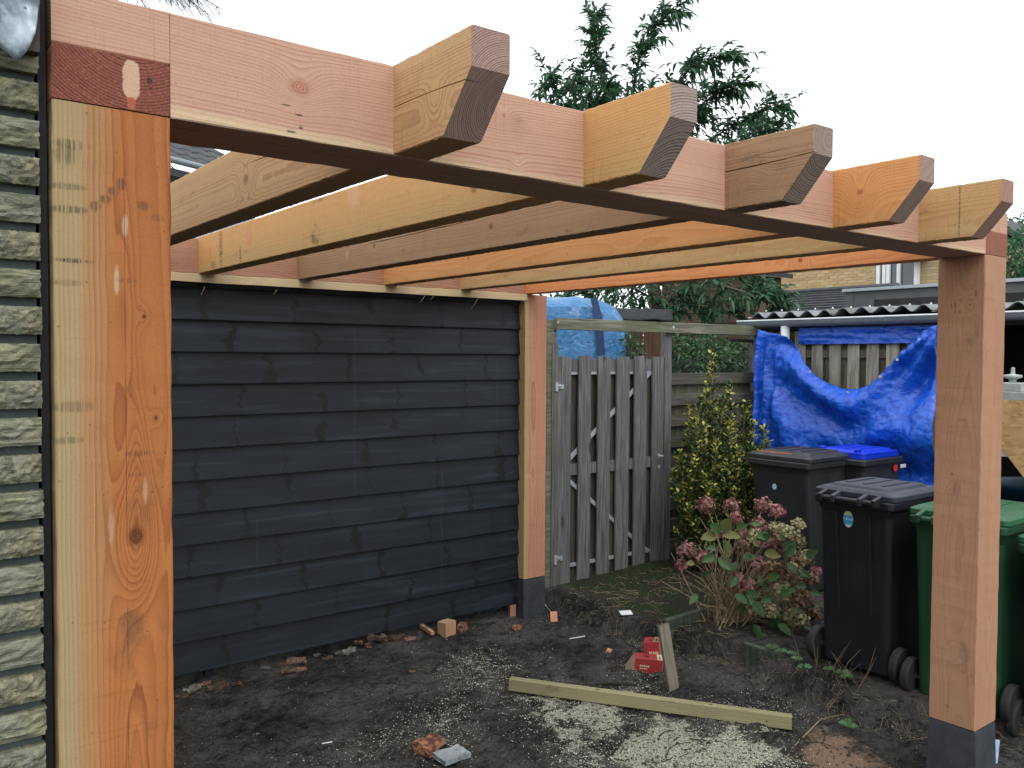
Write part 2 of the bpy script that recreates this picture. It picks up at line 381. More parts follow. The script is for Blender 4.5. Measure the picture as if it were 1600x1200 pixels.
def grid(name, xs, ys, mat, lawn=True):
    vs = [(x, y, HZ(x, y)) for y in ys for x in xs]; nx = len(xs)
    fs = [(j*nx+i, j*nx+i+1, (j+1)*nx+i+1, (j+1)*nx+i) for j in range(len(ys)-1) for i in range(nx-1)]
    me = bpy.data.meshes.new(name); me.from_pydata(vs, [], fs); me.materials.append(mat)
    me.polygons.foreach_set('use_smooth', [True]*len(me.polygons))
    at = me.attributes.new('lawn', 'FLOAT', 'POINT')
    vals = []
    for v in vs:
        q = raised(v[0], v[1]); d = lipd(v[0], v[1]) if 3 < v[0] < 8 and -1 < v[1] < 4 else 1
        lw = sm((v[1]-1.9-.25*(v[0]-4.2)+.3*nz(v[0]*2, v[1]*2))/.5)*sm((d-.03)/.12)
        if not (-2 < v[0] < 12 and -3 < v[1] < 14): lw = 1.; q = 1.
        vals.append(q*lw)
    at.data.foreach_set('value', vals)
    o = bpy.data.objects.new(name, me); col.objects.link(o); return tag(o, kind='structure')
def span(a, b, st): n = max(1, round((b-a)/st)); return [a+(b-a)*i/n for i in range(n)]
xs = span(-120, -20, 25)+span(-20, -2, 3)+span(-2, .6, .13)+span(.6, 4.7, .022)+span(4.7, 8, .08)+span(8, 20, 1.)+span(20, 120, 20)+[120]
ys = span(-120, -20, 25)+span(-20, -2, 3)+span(-2, -.1, .12)+span(-.1, 3.45, .022)+span(3.45, 6, .1)+span(6, 20, 1.)+span(20, 140, 20)+[140]
ground = grid('ground', xs, ys, soil)

# ------------------------------------------------------------------ pergola
PINK, PINKD = (.57, .36, .26), (.42, .20, .13)
SAPC = (.66, .50, .27)
WA = wood('post_wood_near', 'Z', (.42, .155, .047), (.24, .072, .023), sap=(.385, .31, .165), pith=(.15, .115), ringw=.0056, rock=.011, line=.117, contrast=.8,
          knots=[(1.545, .133, 'a', .115, .034, .050, .0115), (1.68, .138, 'a', .13, .018, .022, 0), (1.04, .125, 'a', .22, .028, -.02, 0), (1.95, .12, 'a', .2, .02, .014, 0), (1.955, .150, 'a', .02, .012, .01, .0028), (1.765, .170, 'a', .02, .012, .01, .0026)],
          sapcut=[('a', .090, .045, -1, .42), ('a', .046, .026, -1, .85)], seed=3.1, grime=.55,
          spots=[(2.12, .118, 'a', .022, .006, (.58, .40, .26), .8), (2.02, .103, 'a', .03, .005, (.58, .40, .26), .85), (1.63, .15, 'a', .03, .005, (.60, .40, .25), .5), (1.57, .09, 'a', .04, .006, (.60, .38, .22), .5),
                 (2.255, .03, 'a', .010, .035, (.06, .055, .03), .7), (2.235, .02, 'a', .020, .022, (.06, .055, .03), .6), (2.18, .02, 'a', .007, .04, (.07, .06, .04), .6), (2.14, .025, 'a', .008, .04, (.07, .06, .04), .7), (2.05, .03, 'a', .005, .035, (.05, .045, .03), .8), (2.01, .02, 'a', .007, .03, (.08, .07, .04), .5), (1.79, .03, 'a', .012, .045, (.09, .08, .045), .5), (1.73, .02, 'a', .007, .04, (.09, .08, .045), .5),
                 (2.195, .112, 'a', .014, .010, (.04, .03, .025), .7), (2.18, .098, 'a', .010, .012, (.05, .04, .03), .6), (2.165, .085, 'a', .010, .012, (.05, .04, .03), .6), (2.15, .068, 'a', .010, .012, (.05, .04, .03), .6), (2.16, .150, 'a', .010, .015, (.05, .04, .03), .5), (2.14, .175, 'a', .008, .015, (.05, .04, .03), .4), (2.02, .12, 'a', .006, .02, (.06, .04, .03), .4), (1.70, .14, 'a', .006, .03, (.06, .04, .03), .5), (1.66, .135, 'a', .005, .018, (.06, .04, .03), .5)])
WF = wood('front_beam_wood', 'X', PINK, PINKD, sap=(.66, .52, .33), pith=(.07, 2.30), ringw=.0065, rock=.03,
          knots=[(.46, 2.437, 'b', .05, .045, .035, .013), (.985, 2.47, 'b', .03, .02, .02, .003), (2.05, 2.4, 'b', .05, .03, .02, .004), (1.03, 2.36, 'b', .02, .02, .01, .0)], sapcut=[('b', 2.352, .022, -1, .8)], seed=11., grime=.25, contrast=.7, kdark=1.9,
          spots=[(onY(px, py, 0).x, onY(px, py, 0).z, 'b', sl, sc, (.035, .03, .03), .85) for px, py, sl, sc in ((455, 205, .012, .006), (470, 199, .006, .005), (468, 180, .010, .003), (447, 164, .012, .002), (1030, 262, .006, .004), (700, 175, .003, .01))])
WR = [
 wood('rafter_wood_tan', 'Y', (.56, .35, .175), (.37, .185, .08), sap=(.58, .38, .18), pith=(.78, 2.40), ringw=.0044, rock=.007, knots=[(-.17, 2.41, 'b', .04, .04, .02, 0.), (.9, 2.42, 'b', .06, .05, .03, .012), (1.9, 2.44, 'b', .05, .04, .03, .01)], sapcut=[('b', 2.50, .03, 1, .6)], seed=21., grime=.45, kdark=1.5, endc=(.40, .26, .22)),
 wood('rafter_wood_yellow', 'Y', (.64, .365, .145), (.46, .20, .07), sap=(.56, .385, .17), pith=(1.33, 2.30), ringw=.0065, rock=.022, knots=[(2.35, 2.50, 'b', .10, .07, .06, 0.), (1.25, 2.5, 'b', .1, .06, .05, 0), (.5, 2.4, 'b', .1, .05, .03, .01)], sapcut=[('b', 2.37, .03, -1, .6), ('b', 2.42, .2, -1, .4)], seed=31., grime=.7, kdark=1.5, endc=(.40, .31, .28), contrast=.55,
      spots=[(2.38, 2.45, 'b', .05, .05, (.68, .30, .16), .8), (2.95, 2.43, 'b', .025, .045, (.66, .27, .14), .8), (1.3, 2.5, 'b', .06, .06, (.70, .42, .26), .7), (2.78, 2.44, 'b', .03, .12, (.10, .085, .05), .8), (2.5, 2.38, 'b', .015, .05, (.10, .085, .05), .8), (2.9, 2.36, 'b', .05, .02, (.12, .11, .05), .6)]),
 wood('rafter_wood_grey_brown', 'Y', (.38, .235, .135), (.23, .115, .06), sap=(.42, .29, .16), pith=(1.9, 2.50), ringw=.006, rock=.03, knots=[(2.2, 2.44, 'b', .05, .04, .03, .008), (1.2, 2.42, 'b', .06, .04, .03, .01), (-.1, 2.42, 'b', .04, .04, .02, 0.)], sapcut=[('b', 2.36, .03, -1, .3)], seed=41., grime=.8, kdark=1.5, endc=(.36, .27, .22),
      spots=[(2.55, 2.49, 'b', .25, .012, (.40, .12, .06), .5), (1.7, 2.50, 'b', .3, .01, (.42, .14, .07), .4), (2.5, 2.42, 'b', .02, .03, (.52, .38, .24), .6)]),
 wood('rafter_wood_orange', 'Y', (.66, .32, .12), (.48, .18, .06), sap=(.60, .36, .16), pith=(2.56, 2.36), ringw=.006, rock=.018, knots=[(1.0, 2.44, 'b', .07, .05, .04, .006), (-.1, 2.44, 'b', .05, .06, .04, .007), (2.2, 2.42, 'b', .06, .04, .03, .008)], sapcut=[('b', 2.36, .03, -1, .3)], seed=51., grime=.4, kdark=1.6, endc=(.42, .29, .24), contrast=.55),
 wood('rafter_wood_pale', 'Y', (.54, .345, .16), (.38, .185, .075), sap=(.52, .37, .18), pith=(3.15, 2.38), ringw=.006, rock=.018, knots=[(.2, 2.44, 'b', .05, .04, .03, .008), (1.5, 2.42, 'b', .06, .05, .03, .01)], sapcut=[('b', 2.38, .04, -1, .5)], seed=61., grime=.55, kdark=1.6, endc=(.45, .26, .20), contrast=.6,
      spots=[(-.155, 2.43, 'b', .0035, .2, (.04, .035, .03), .8)])]
WS = wood('side_beam_wood', 'Y', (.78, .34, .14), (.62, .20, .07), pith=(3.75, 2.40), ringw=.007, rock=.03, seed=71., grime=.1, endc=(.34, .13, .085), contrast=.7,
          knots=[(.9, 2.38, 'b', .05, .04, .03, .008)])
WS0 = wood('side_beam_end_wood', 'Y', (.60, .3, .17), (.45, .16, .08), pith=(.138, 2.53), ringw=.0058, rock=.02, seed=75.5, grime=.3, endc=(.25, .075, .048), contrast=.8,
           ends=[(.131, 2.388, .0155, .036, (.62, .42, .29), .95), (.131, 2.345, .008, .012, (.50, .13, .06), .7), (.163, 2.392, .0045, .006, (.02, .015, .015), .9), (.165, 2.379, .002, .002, (.02, .015, .015), .8)])
WB = wood('back_beam_wood', 'X', (.42, .23, .15), (.27, .12, .075), pith=(3.3, 2.30), ringw=.007, rock=.03, seed=81., grime=.7, contrast=.8)
WL = wood('ledger_wood', 'X', (.60, .48, .30), (.48, .32, .17), pith=(3.3, 2.2), ringw=.008, rock=.02, seed=83., grime=.5, contrast=.5)
WPB = wood('post_wood_far', 'Z', (.52, .265, .165), (.38, .15, .085), sap=(.45, .35, .17), pith=(3.62, 3.25), ringw=.007, rock=.02, sapcut=[('a', 3.585, .02, -1, .9)], seed=91., grime=.35, contrast=.6)
WPC = wood('post_wood_right', 'Z', (.44, .245, .15), (.34, .155, .085), pith=(3.66, .07), ringw=.008, rock=.035,
           knots=[(2.12, .06, 'b', .05, .03, .02, .003), (1.38, .12, 'b', .05, .03, .02, .004), (.60, .09, 'b', .05, .03, .02, 0.)], spots=[(2.17, .035, 'b', .02, .008, (.09, .05, .03), .7), (2.12, .13, 'b', .014, .018, (.10, .06, .04), .6), (2.09, .11, 'b', .010, .02, (.10, .06, .04), .6), (1.62, .08, 'b', .008, .02, (.12, .07, .05), .5), (1.32, .10, 'b', .03, .02, (.16, .11, .08), .5), (.52, .06, 'b', .008, .018, (.13, .07, .05), .5), (.35, .12, 'b', .008, .014, (.10, .06, .04), .6)], seed=101., grime=.6, contrast=.4, kdark=1.2)
pg = thing('pergola', 'new pergola frame of rough sawn timber with five notched rafters and thick posts', 'pergola')
def post(x, y, z0, z1, m, lab):
    mb = MB(); timber(mb, 'Z', z0, z1, x, x+W, y, y+W, ch=.003, step=.04, rough=.0012, seed=x+y)
    return tag(mb.build('post', m, pg), lab)
post(0, 0, CT, ZB, WA, 'orange and yellow near post with a round knot and pale sapwood edge')
post(LX, 0, CT-.003, ZB, WPC, 'pinkish brown post at the right')
post(LX, D, CT, ZB-.002, WPB, 'pink and yellow far post beside the black wall')
post(0, D, CT, ZB-.05, WPB, None)
# front beam, half lapped over both side beams
mb = MB(); HL = ZB+.098
timber(mb, 'X', W+.0005, LX, 0, .195, ZB, ZT, step=.05, rough=.0012, seed=1.)
timber(mb, 'X', .0, W-.0005, 0, .195, HL+.001, ZT, step=.05, rough=.0008, seed=2.)
timber(mb, 'X', LX+.001, LX+W, 0, .195, HL+.001, ZT-.004, step=.05, rough=.0008, seed=2.)
tag(mb.build('front_beam', WF, pg), 'pink front beam')
mb = MB(); timber(mb, 'Y', -.001, D+W, 0.0005, W-.001, ZB+.002, HL-.001, ch=.002); mb.build('side_beam', WS0, pg)
mb = MB(); timber(mb, 'Y', -.001, .1945, LX+.0015, LX+W-.001, ZB+.002, HL-.001, ch=.002)
timber(mb, 'Y', .1955, D+.0, LX-.002, LX+.098, ZB+.002, ZT-.002, ch=.002, rough=.0015)
tag(mb.build('side_beam', WS, pg), 'bright orange side beam')
mb = MB(); timber(mb, 'X', W+.001, LX+.1, D+.002, D+.1, ZB+.003, ZT-.003); mb.build('back_beam', WB, pg)
mb = MB(); timber(mb, 'X', W+.001, LX+.012, D-.012, D-.0005, ZB-.047, ZB+.001, rough=.0015, ch=.0015); mb.build('ledger', WL, pg)
for (px, py, dx, dy) in ((320, 452, -6, 9), (664, 466, -9, 8), (678, 466, -6, 3), (746, 471, -10, 12), (432, 457, -4, 3), (818, 473, 2, 5)):
    mb = MB(); a = onY(px, py-4, D-.013); b = onY(px+dx, py+dy, D-.03); mb.tube([a, a.lerp(b, .5)+Vector((0, -.01, .004)), b], [.0012, .001, .0005], 4); mb.build('splinter', WL, pg)
def crk(b0, sl, w0, d0, sa, sb, seed):
    def env(s): return sm((s-sa)/.1)*sm((sb-s)/.1)
    return (lambda s: b0+sl*s+.006*nz(s*3+seed), lambda s: w0*env(s)*(.6+.6*abs(nz(s*6+seed, 2))), lambda s: d0*env(s))
cr = {0: [crk(2.435, .03, .0016, .03, -.5, .9, 1.)], 1: [], 2: [crk(2.446, -.02, .0022, .03, -.6, .5, 5.), crk(2.475, -.012, .0009, .015, -.26, .2, 7.), crk(2.48, -.012, .0024, .03, 1.0, 2.3, 8.)], 3: [], 4: []}
for i, x in enumerate(XS):
    mb = MB(); timber(mb, 'Y', -.302, D+.001, x, x+T, ZB+.002, ZT+.002, ch=.003, cracks=cr[i], cut=(ZT-.078, -.201), step=.012, rough=.0011, seed=x*3, sfun=[0.0])
    tag(mb.build('rafter', WR[i], pg), ['tan rafter with a long drying crack, nearest', 'yellow rafter stained with dark streaks', 'grey brown rafter with splits', 'orange rafter', 'pale rafter with a pencil line, farthest'][i])

# concrete feet
def concrete_mat(nm, base, k=1.):
    g = G(nm); o = g.co(); n = g.noise(o, 9., 5., .6); f = g.noise(o, 120., 3., .7)
    c = g.mix(g.ss(n, .3, .7), tuple(q*.65 for q in base), base); c = g.mix(g.ss(f, .55, .75, 0, .5), c, tuple(min(1, q*1.8) for q in base))
    return g.done(c, .85, g.bump(g.add(f, n), .4, .003), spec=.3)
mfoot = concrete_mat('black_concrete', (.05, .055, .065))
for (x, y, rz, lab) in ((LX, 0, .03, 'black concrete foot under the right hand post, cut by the frame'), (LX, D, 0., 'black concrete foot under the far post by the black wall'), (0, 0, 0, 'black concrete foot under the near left post'), (0, D, 0, 'black concrete foot under the rear left post')):
    cx, cy = x+W/2, y+W/2
    t = MB(); n = 10; e0, e1 = .110, .102
    if x > 1 and y > 1: e0, e1 = .105, .1
    rg = lambda e, z: [Vector((sx*e, sy*e, z)) for sx, sy in ((-1, -1), (1, -1), (1, 1), (-1, 1))]
    t.loops([rg(e0, -.15), rg(e0*.99, .0), rg(e1, CT-.03), rg(e1-.004, CT-.006), rg(e1-.016, CT-.004)])
    o = t.build('concrete_foot', mfoot, None, bevel=.004); o.location = (cx, cy, 0); o.rotation_euler.z = rz
    tag(o, lab, 'post foot', 'black concrete feet under the pergola posts')

# ------------------------------------------------------------------ black wall
def black_mat():
    g = G('black_stained_boards'); o = g.co(); rn = g.rnd(); x, y, z = g.sep(o)
    v = g.comb(g.madd(rn, 40., x), y, z)
    gr = g.noise(g.scale(v, (1.2, 30., 40.)), 1., 5., .6, .3); big = g.noise(g.scale(v, (1.6, 4., 7.)), 1., 4., .6)
    c = g.mix(g.ss(gr, .3, .7), (.0036, .0058, .0088), (.0080, .0130, .0195))
    c = g.mix(g.ss(big, .4, .7, 0, .5), c, (.016, .027, .041))
    # knots: dark wavering figures across the board
    wa = g.noise(g.comb(g.madd(rn, 20., g.mul(x, 1.5)), 0., g.mul(z, 11.)), 1., 3., .6)
    kx = g.madd(g.sub(wa, .5), .16, x); un = g.madd(kx, 1.9, g.mul(rn, 13.)); dd = g.mul(g.ma('ABSOLUTE', g.sub(g.ma('FRACT', un), .5)), .53)
    wn = g.t.nodes.new('ShaderNodeTexWhiteNoise'); wn.noise_dimensions = '1D'; g.put(wn.inputs['W'], g.ma('FLOOR', un))
    wd = g.mul(g.ss(g.noise(g.comb(g.mul(rn, 9.), g.mul(un, 3.), g.mul(z, 16.)), 1., 2.), .32, .72), g.madd(wn.outputs[0], .042, .005))
    km = g.ss(g.sub(dd, wd), .006, -.006)
    
    km_ = km
    st2 = g.noise(g.comb(g.madd(rn, 30., g.mul(x, 1.1)), 0., g.mul(z, 26.)), 1., 3., .6, .5); c = g.mix(g.ss(st2, .52, .68, 0, .6), c, (.022, .036, .052)); c = g.mix(g.ss(st2, .46, .32, 0, .6), c, (.004, .0065, .010))
    c = g.mix(g.mul(km_, .92), c, (.0012, .0018, .003))
    # sticker marks left by stacking battens
    for (xm, z0, z1) in ((.40, 0., 0.), (2.235, 1.05, 2.05), (3.35, 1.2, 1.85), (2.885, .35, 1.1), (1.60, .55, .9)):
        m = g.mul(g.ss(g.ma('ABSOLUTE', g.sub(x, xm-1.1)), .007, .003), g.mul(g.ss(z, z0-.03, z0), g.ss(z, z1+.03, z1)))
        c = g.mix(g.mul(m, .18), c, (.05, .06, .072))
    return g.done(c, g.madd(gr, .2, .45), g.bump(gr, .3, .002), spec=.35)
mblk = black_mat()
bw = thing('black_wall', 'black stained wall of overlapping horizontal boards under the rear of the pergola', 'wall', (1.1, 3.21, 0))
for k in range(13):
    z0 = .095+.1805*k; z1 = z0+(.1795 if k < 12 else .06); x0, x1 = .16, 3.548
    mb = MB(); n = 24; rings = []
    for i in range(n+1):
        x = x0+(x1-x0)*i/n; dz = .0015*nz(x*2.2, k*3.); dy = .0012*nz(x*1.7, k*5.)
        rings.append([(x, 3.199+dy, z0+dz), (x, 3.228, z0+dz), (x, 3.228, z1), (x, 3.221+dy, z1), (x, 3.1985+dy, z0+.004+dz)])
    mb.loops(rings); mb.build('board', mblk, bw)
mb = MB()
for x in (.2, 1.3, 2.4, 3.46): mb.box(x, x+.05, 3.232, 3.28, .04, 2.28)
mb.box(.2, 3.5, 3.284, 3.30, .12, 2.31)
mb.build('frame', mblk, bw)
mb = MB(); mb.box(3.47, 3.52, 3.20, 3.226, -.02, .090); mb.build('batten', WB, bw)

# ------------------------------------------------------------------ brick house corner at the left
def brick_mat():
    g = G('split_face_brick'); o = g.co(); rn = g.rnd(); v = g.comb(g.madd(rn, 9., g.sep(o)[0]), g.sep(o)[1], g.sep(o)[2])
    n = g.noise(v, 30., 5., .65); f = g.noise(v, 330., 3., .7); b = g.noise(v, 8., 3.)
    rid = g.noise(g.scale(v, (14., 30., 60.)), 1., 4., .65, 1.2)
    c = g.mix(g.ss(n, .3, .7), (.145, .145, .10), (.31, .29, .18)); c = g.mix(g.ss(b, .4, .65, 0, .6), c, g.mix(rn, (.23, .245, .20), (.18, .20, .175)))
    c = g.mix(g.ss(f, .57, .7, 0, .6), c, (.09, .09, .06)); c = g.mix(g.ss(rid, .5, .42, 0, .6), c, (.07, .075, .05))
    return g.done(c, .9, g.bump(g.add(g.mul(rid, 1.3), g.mul(f, .3)), .8, .006), spec=.2)
mbr = brick_mat(); mjo = concrete_mat('mortar_dark', (.075, .095, .09))
hs = thing('house_corner', 'corner of a house in rough yellow green split brick at the left edge', 'house', (-.5, .3, 0))
var = []
for q in range(6):
    mb = MB(); nx_, nz_ = 26, 8; Lb, hb, db = .21, .048, .09; F = [[None]*(nx_+1) for _ in range(nz_+1)]
    vs = []
    for j in range(nz_+1):
        for i in range(nx_+1):
            u, v = i/nx_, j/nz_; ed = min(1, min(u, 1-u)*14)*min(1, min(v, 1-v)*5)
            z_ = v*hb+(.0022*nz(u*22, q*7, v*1.) if j in (0, nz_) else .001*nz(u*20, v*9, q))
            d = ed*(.0045+.006*nz(u*9+q*5, v*5-u*2, q)+.004*abs(nz(u*16, v*14+q, 1.)))
            xx = u*Lb+(.003*nz(v*9, q*3.3, 4.) if i in (0, nx_) else 0)
            vs.append((xx, -d, z_))
    fs = [(j*(nx_+1)+i, j*(nx_+1)+i+1, (j+1)*(nx_+1)+i+1, (j+1)*(nx_+1)+i) for j in range(nz_) for i in range(nx_)]
    # sides back to the wall
    per = [i for i in range(nx_+1)]+[j*(nx_+1)+nx_ for j in range(1, nz_+1)]+[nz_*(nx_+1)+i for i in range(nx_-1, -1, -1)]+[j*(nx_+1) for j in range(nz_-1, 0, -1)]
    k0 = len(vs); vs += [(vs[i][0], db, vs[i][2]) for i in per]
    for a in range(len(per)):
        b = (a+1) % len(per); fs.append((per[a], k0+a, k0+b, per[b]))
    mb.add(vs, fs); o = mb.build('brick_seed', mbr, None); me = o.data; bpy.data.objects.remove(o); var.append(me)
rnd = random.Random(3)
for k in range(-28, 12):
    zt = 1.837+.0645*k
    if zt < .04: continue
    x = -.020-(.21 if k % 2 else .10)
    n = 0
    while x > -.95:
        b = bpy.data.objects.new('brick', rnd.choice(var)); col.objects.link(b); b.parent = hs
        L = .20 if (n or k % 2) else .092
        b.location = (x-hs.location.x+rnd.uniform(-.002, .002), .004-hs.location.y+rnd.uniform(-.0015, .0015), zt-.048); b.scale.x = (.21 if (n or k % 2) else .10)/.21
        n += 1; x -= .222
mb = MB(); mb.box(-1., -.024, .022, .25, .0, 2.62); mb.build('mortar', mjo, hs)
mb = MB(); mb.box(-6., -.030, .26, 6., .0, 2.62); mb.build('inner_wall', mjo, hs)
# lead flashing hanging at the eave
def lead_mat():
    g = G('weathered_lead'); o = g.co(); n = g.noise(o, 14., 5., .6); m = g.noise(o, 60., 4.)
    c = g.mix(g.ss(n, .35, .7), (.10, .13, .16), (.42, .50, .56)); c = g.mix(g.ss(m, .62, .7), c, (.12, .09, .07))
    return g.done(c, g.madd(n, .3, .35), g.bump(g.noise(o, 22., 4.), .5, .006), metal=.35, spec=.5)
mlead = lead_mat()
fl = thing('lead_flashing', 'crumpled blue grey lead flashing hanging over the top of the brick wall', 'flashing', (-.1, -.02, 2.4))
mb = MB(); rows = []; pxs = [(-40, 40), (-10, 66), (12, 92), (26, 101), (40, 84), (52, 58), (56, 20), (58, -30)]
N = 14; top = [onY(x, -60, -.02) for x, y in pxs]
for i in range(29):
    q = i/28*(len(pxs)-1); a = min(int(q), len(pxs)-2); f = q-a
    bx = pxs[a][0]*(1-f)+pxs[a+1][0]*f; by = pxs[a][1]*(1-f)+pxs[a+1][1]*f; rg = []
    for j in range(N+1):
        v = j/N; P = onY(bx*(.85+.15*v), -70*(1-v)+by*v, -.03)
        P.y += -.012+.022*nz(P.x*22, P.z*14)+.008*nz(P.x*60, P.z*50, 3)-.01*v; rg.append(P)
    rows.append(rg)
mb.loops([r_ for r_ in rows], False, False, closed=False)
o = mb.build('sheet', mlead, fl, smooth=True); md = o.modifiers.new('s', 'SOLIDIFY'); md.thickness = .003
WD = wood('old_timber', 'Z', (.10, .075, .055), (.05, .035, .025), seed=5., grime=.6)
mb = MB(); p = onY(57, 40, -.006); mb.box(p.x-.012, p.x+.004, -.012, .0, p.z-.03, p.z+.09); mb.box(p.x-.02, p.x+.001, -.03, .0, p.z-.052, p.z-.034); mb.build('batten', WD, fl)

# added black strip standing in for the shade between house and post
g = G('gap_shade_black'); mgapsh = g.done((.008, .009, .012), .7)
mb = MB(); mb.box(-.0175, -.004, .03, .24, .0, 2.6); o = mb.build('gap_shade_strip', mgapsh, None); recenter(o, (-.01, .1, 0)); tag(o, 'black strip painting in the shade of the gap between the brick corner and the near post', 'strip')

# ================================================================== behind the pergola
def plain(nm, c, ro=.6, n_amt=.25, sc=20., bmp=.2, metal=0., spec=.4, dirt=None):
    g = G(nm); o = g.co(); n = g.noise(o, sc, 5., .65); f = g.noise(o, sc*8, 3., .6)
    k = g.mix(g.ss(n, .3, .7), tuple(q*(1-n_amt) for q in c), tuple(min(1, q*(1+n_amt)) for q in c))
    if dirt: k = g.mix(g.ss(g.noise(o, sc*.4, 5., .7), .48, .68, 0, .7), k, dirt)
    return g.done(k, ro, g.bump(g.add(n, g.mul(f, .5)), bmp, .003), metal=metal, spec=spec)
def oldwood(nm, axis, c1, c2, green=.2, seed=0.):
    """silvered softwood with raised grain, stains and algae"""
    g = G(nm); o = g.co(); x, y, z = g.sep(o); rn = g.rnd()
    s, a, b = {'Z': (z, x, y), 'X': (x, z, y), 'Y': (y, z, x)}[axis]
    a = g.madd(rn, 7., a)
    w_ = g.noise(g.comb(g.mul(a, 6.), b, g.mul(s, 1.4)), 1., 2.)
    gr = g.noise(g.comb(g.madd(w_, 3.5, g.mul(a, 60.)), g.mul(b, 30.), g.mul(s, 2.5)), 1., 4., .65, .4)
    big = g.noise(g.comb(g.mul(a, 4.), b, g.madd(s, 1.6, seed)), 1., 4., .6)
    c = g.mix(g.ss(gr, .35, .65), c2, c1); c = g.mix(g.ss(big, .4, .7, 0, .6), c, tuple(q*.5 for q in c1))
    c = g.mix(g.mul(g.ss(g.noise(o, 3.5, 5., .6), .42, .65), green), c, (.10, .12, .05))
    c = g.mix(g.mul(rn, .25), c, c2)
    kn = g.voro(g.comb(g.mul(a, 5.), 0., g.mul(s, 1.8)), 1.); c = g.mix(g.ss(kn, .12, .06, 0, .7), c, tuple(q*.3 for q in c2))
    return g.done(c, .85, g.bump(gr, .7, .003), spec=.2)
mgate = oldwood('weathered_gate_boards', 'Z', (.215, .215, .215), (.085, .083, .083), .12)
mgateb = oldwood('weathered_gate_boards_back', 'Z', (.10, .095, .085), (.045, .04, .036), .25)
mfen = oldwood('weathered_fence_slats', 'X', (.17, .155, .135), (.06, .053, .045), .35)
mfenb = oldwood('weathered_fence_boards', 'Z', (.42, .40, .34), (.17, .155, .13), .15)
mfenc = oldwood('weathered_fence_boards_dark', 'Z', (.17, .16, .12), (.06, .055, .04), .5)
mlint = oldwood('weathered_lintel', 'X', (.26, .27, .20), (.10, .10, .075), .6)
mzinc = plain('galvanised_steel', (.55, .60, .64), .4, .12, 30., .1, metal=.55)
mdark = plain('dark_steel', (.07, .07, .07), .5, .2, 40., .2, metal=.6)
GY = 3.42
def gx(px, y=700): return onY(px, y, GY).x
def gz(px, py): return onY(px, py, GY).z
gt = thing('garden_gate', 'weathered grey garden gate of upright boards with zinc diagonal braces', 'gate', (gx(868), GY, .08))
def bd(x0, x1, y0, y1, z0, z1, nm, mt, par, rough=.0012, sd=0.):
    mb = MB(); n = 8; rings = []
    for i in range(n+1):
        z = z0+(z1-z0)*i/n; e = rough*nz(z*4, sd+x0*9)
        rings.append([(x0+e, y0, z), (x1+e, y0, z), (x1+e, y1, z), (x0+e, y1, z)])
    return mb.loops(rings).build(nm, mt, par, bevel=.0015)
bpx = [(871, 892), (904, 923), (934, 953), (963, 983), (991, 1010), (1019, 1036)]
for i, (a, b) in enumerate(bpx):
    bd(gx(a), gx(b), GY, GY+.018, .09+.008*(i % 3), 1.887+.003*((i*2) % 3), 'board', mgate, gt, sd=i)
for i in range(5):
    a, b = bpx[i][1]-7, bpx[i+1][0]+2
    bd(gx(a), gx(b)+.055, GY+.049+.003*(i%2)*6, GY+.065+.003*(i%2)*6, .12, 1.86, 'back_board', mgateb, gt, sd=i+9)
mb = MB(); x0, x1 = gx(890), gx(1020)
for zc in (gz(895, 583), gz(895, 884)+.0): mb.box(x0-.03, x1, GY+.020, GY+.046, zc-.013, zc+.013)
def bar(mb, p, q, wd, y0, y1):
    p, q = Vector(p), Vector(q); d = (q-p).normalized(); n = Vector((-d.z, 0, d.x))*wd
    mb.loops([[Vector((u.x, y, u.z)) for u in (p-n, q-n, q+n, p+n)] for y in (y0, y1)])
bar(mb, (gx(891), 0, gz(891, 720)), (gx(1018), 0, gz(1018, 583)), .016, GY+.022, GY+.044)
bar(mb, (gx(891), 0, gz(891, 750)), (gx(1018), 0, gz(1018, 862)), .016, GY+.022, GY+.044)
mb.build('brace', mzinc, gt, bevel=.002)
mb = MB(); mb.box(gx(890), gx(1019), GY+.0185, GY+.0215, gz(895, 743), gz(895, 725)); mb.build('rail', mgate, gt)
mb = MB(); mb.box(gx(891), gx(1019), GY+.0185, GY+.0215, gz(895, 581), gz(895, 561)); mb.build('rail', mgate, gt)
mb = MB()
hx = gx(1030); hz = gz(1030, 712)
mb.tube([(hx, GY-.001, hz), (hx, GY-.045, hz), (hx-.06, GY-.05, hz+.002)], .008, 8); mb.lathe([(.001, .0), (.02, .0), (.02, .008), (.001, .008)], 'Y', 14, Matrix.Translation((hx, GY-.001, hz)))
hz2 = gz(1030, 729); mb.lathe([(.001, .0), (.017, .0), (.017, .012), (.001, .012)], 'Y', 14, Matrix.Translation((hx, GY-.001, hz2)))
mb.build('handle', mzinc, gt, smooth=False)
for zc in (gz(870, 604), gz(870, 873)):
    mb = MB(); xh = gx(868); mb.box(xh-.05, xh-.012, GY-.012, GY-.002, zc-.05, zc+.05); mb.tube([(xh-.012, GY-.02, zc-.035), (xh-.012, GY-.02, zc+.035)], .016, 10)
    mb.box(xh-.01, xh+.075, GY-.008, GY-.002, zc-.018, zc+.018); mb.tube([(xh+.03, GY-.03, zc), (xh+.03, GY, zc)], .009, 8)
    mb.build('hinge', mzinc, gt)
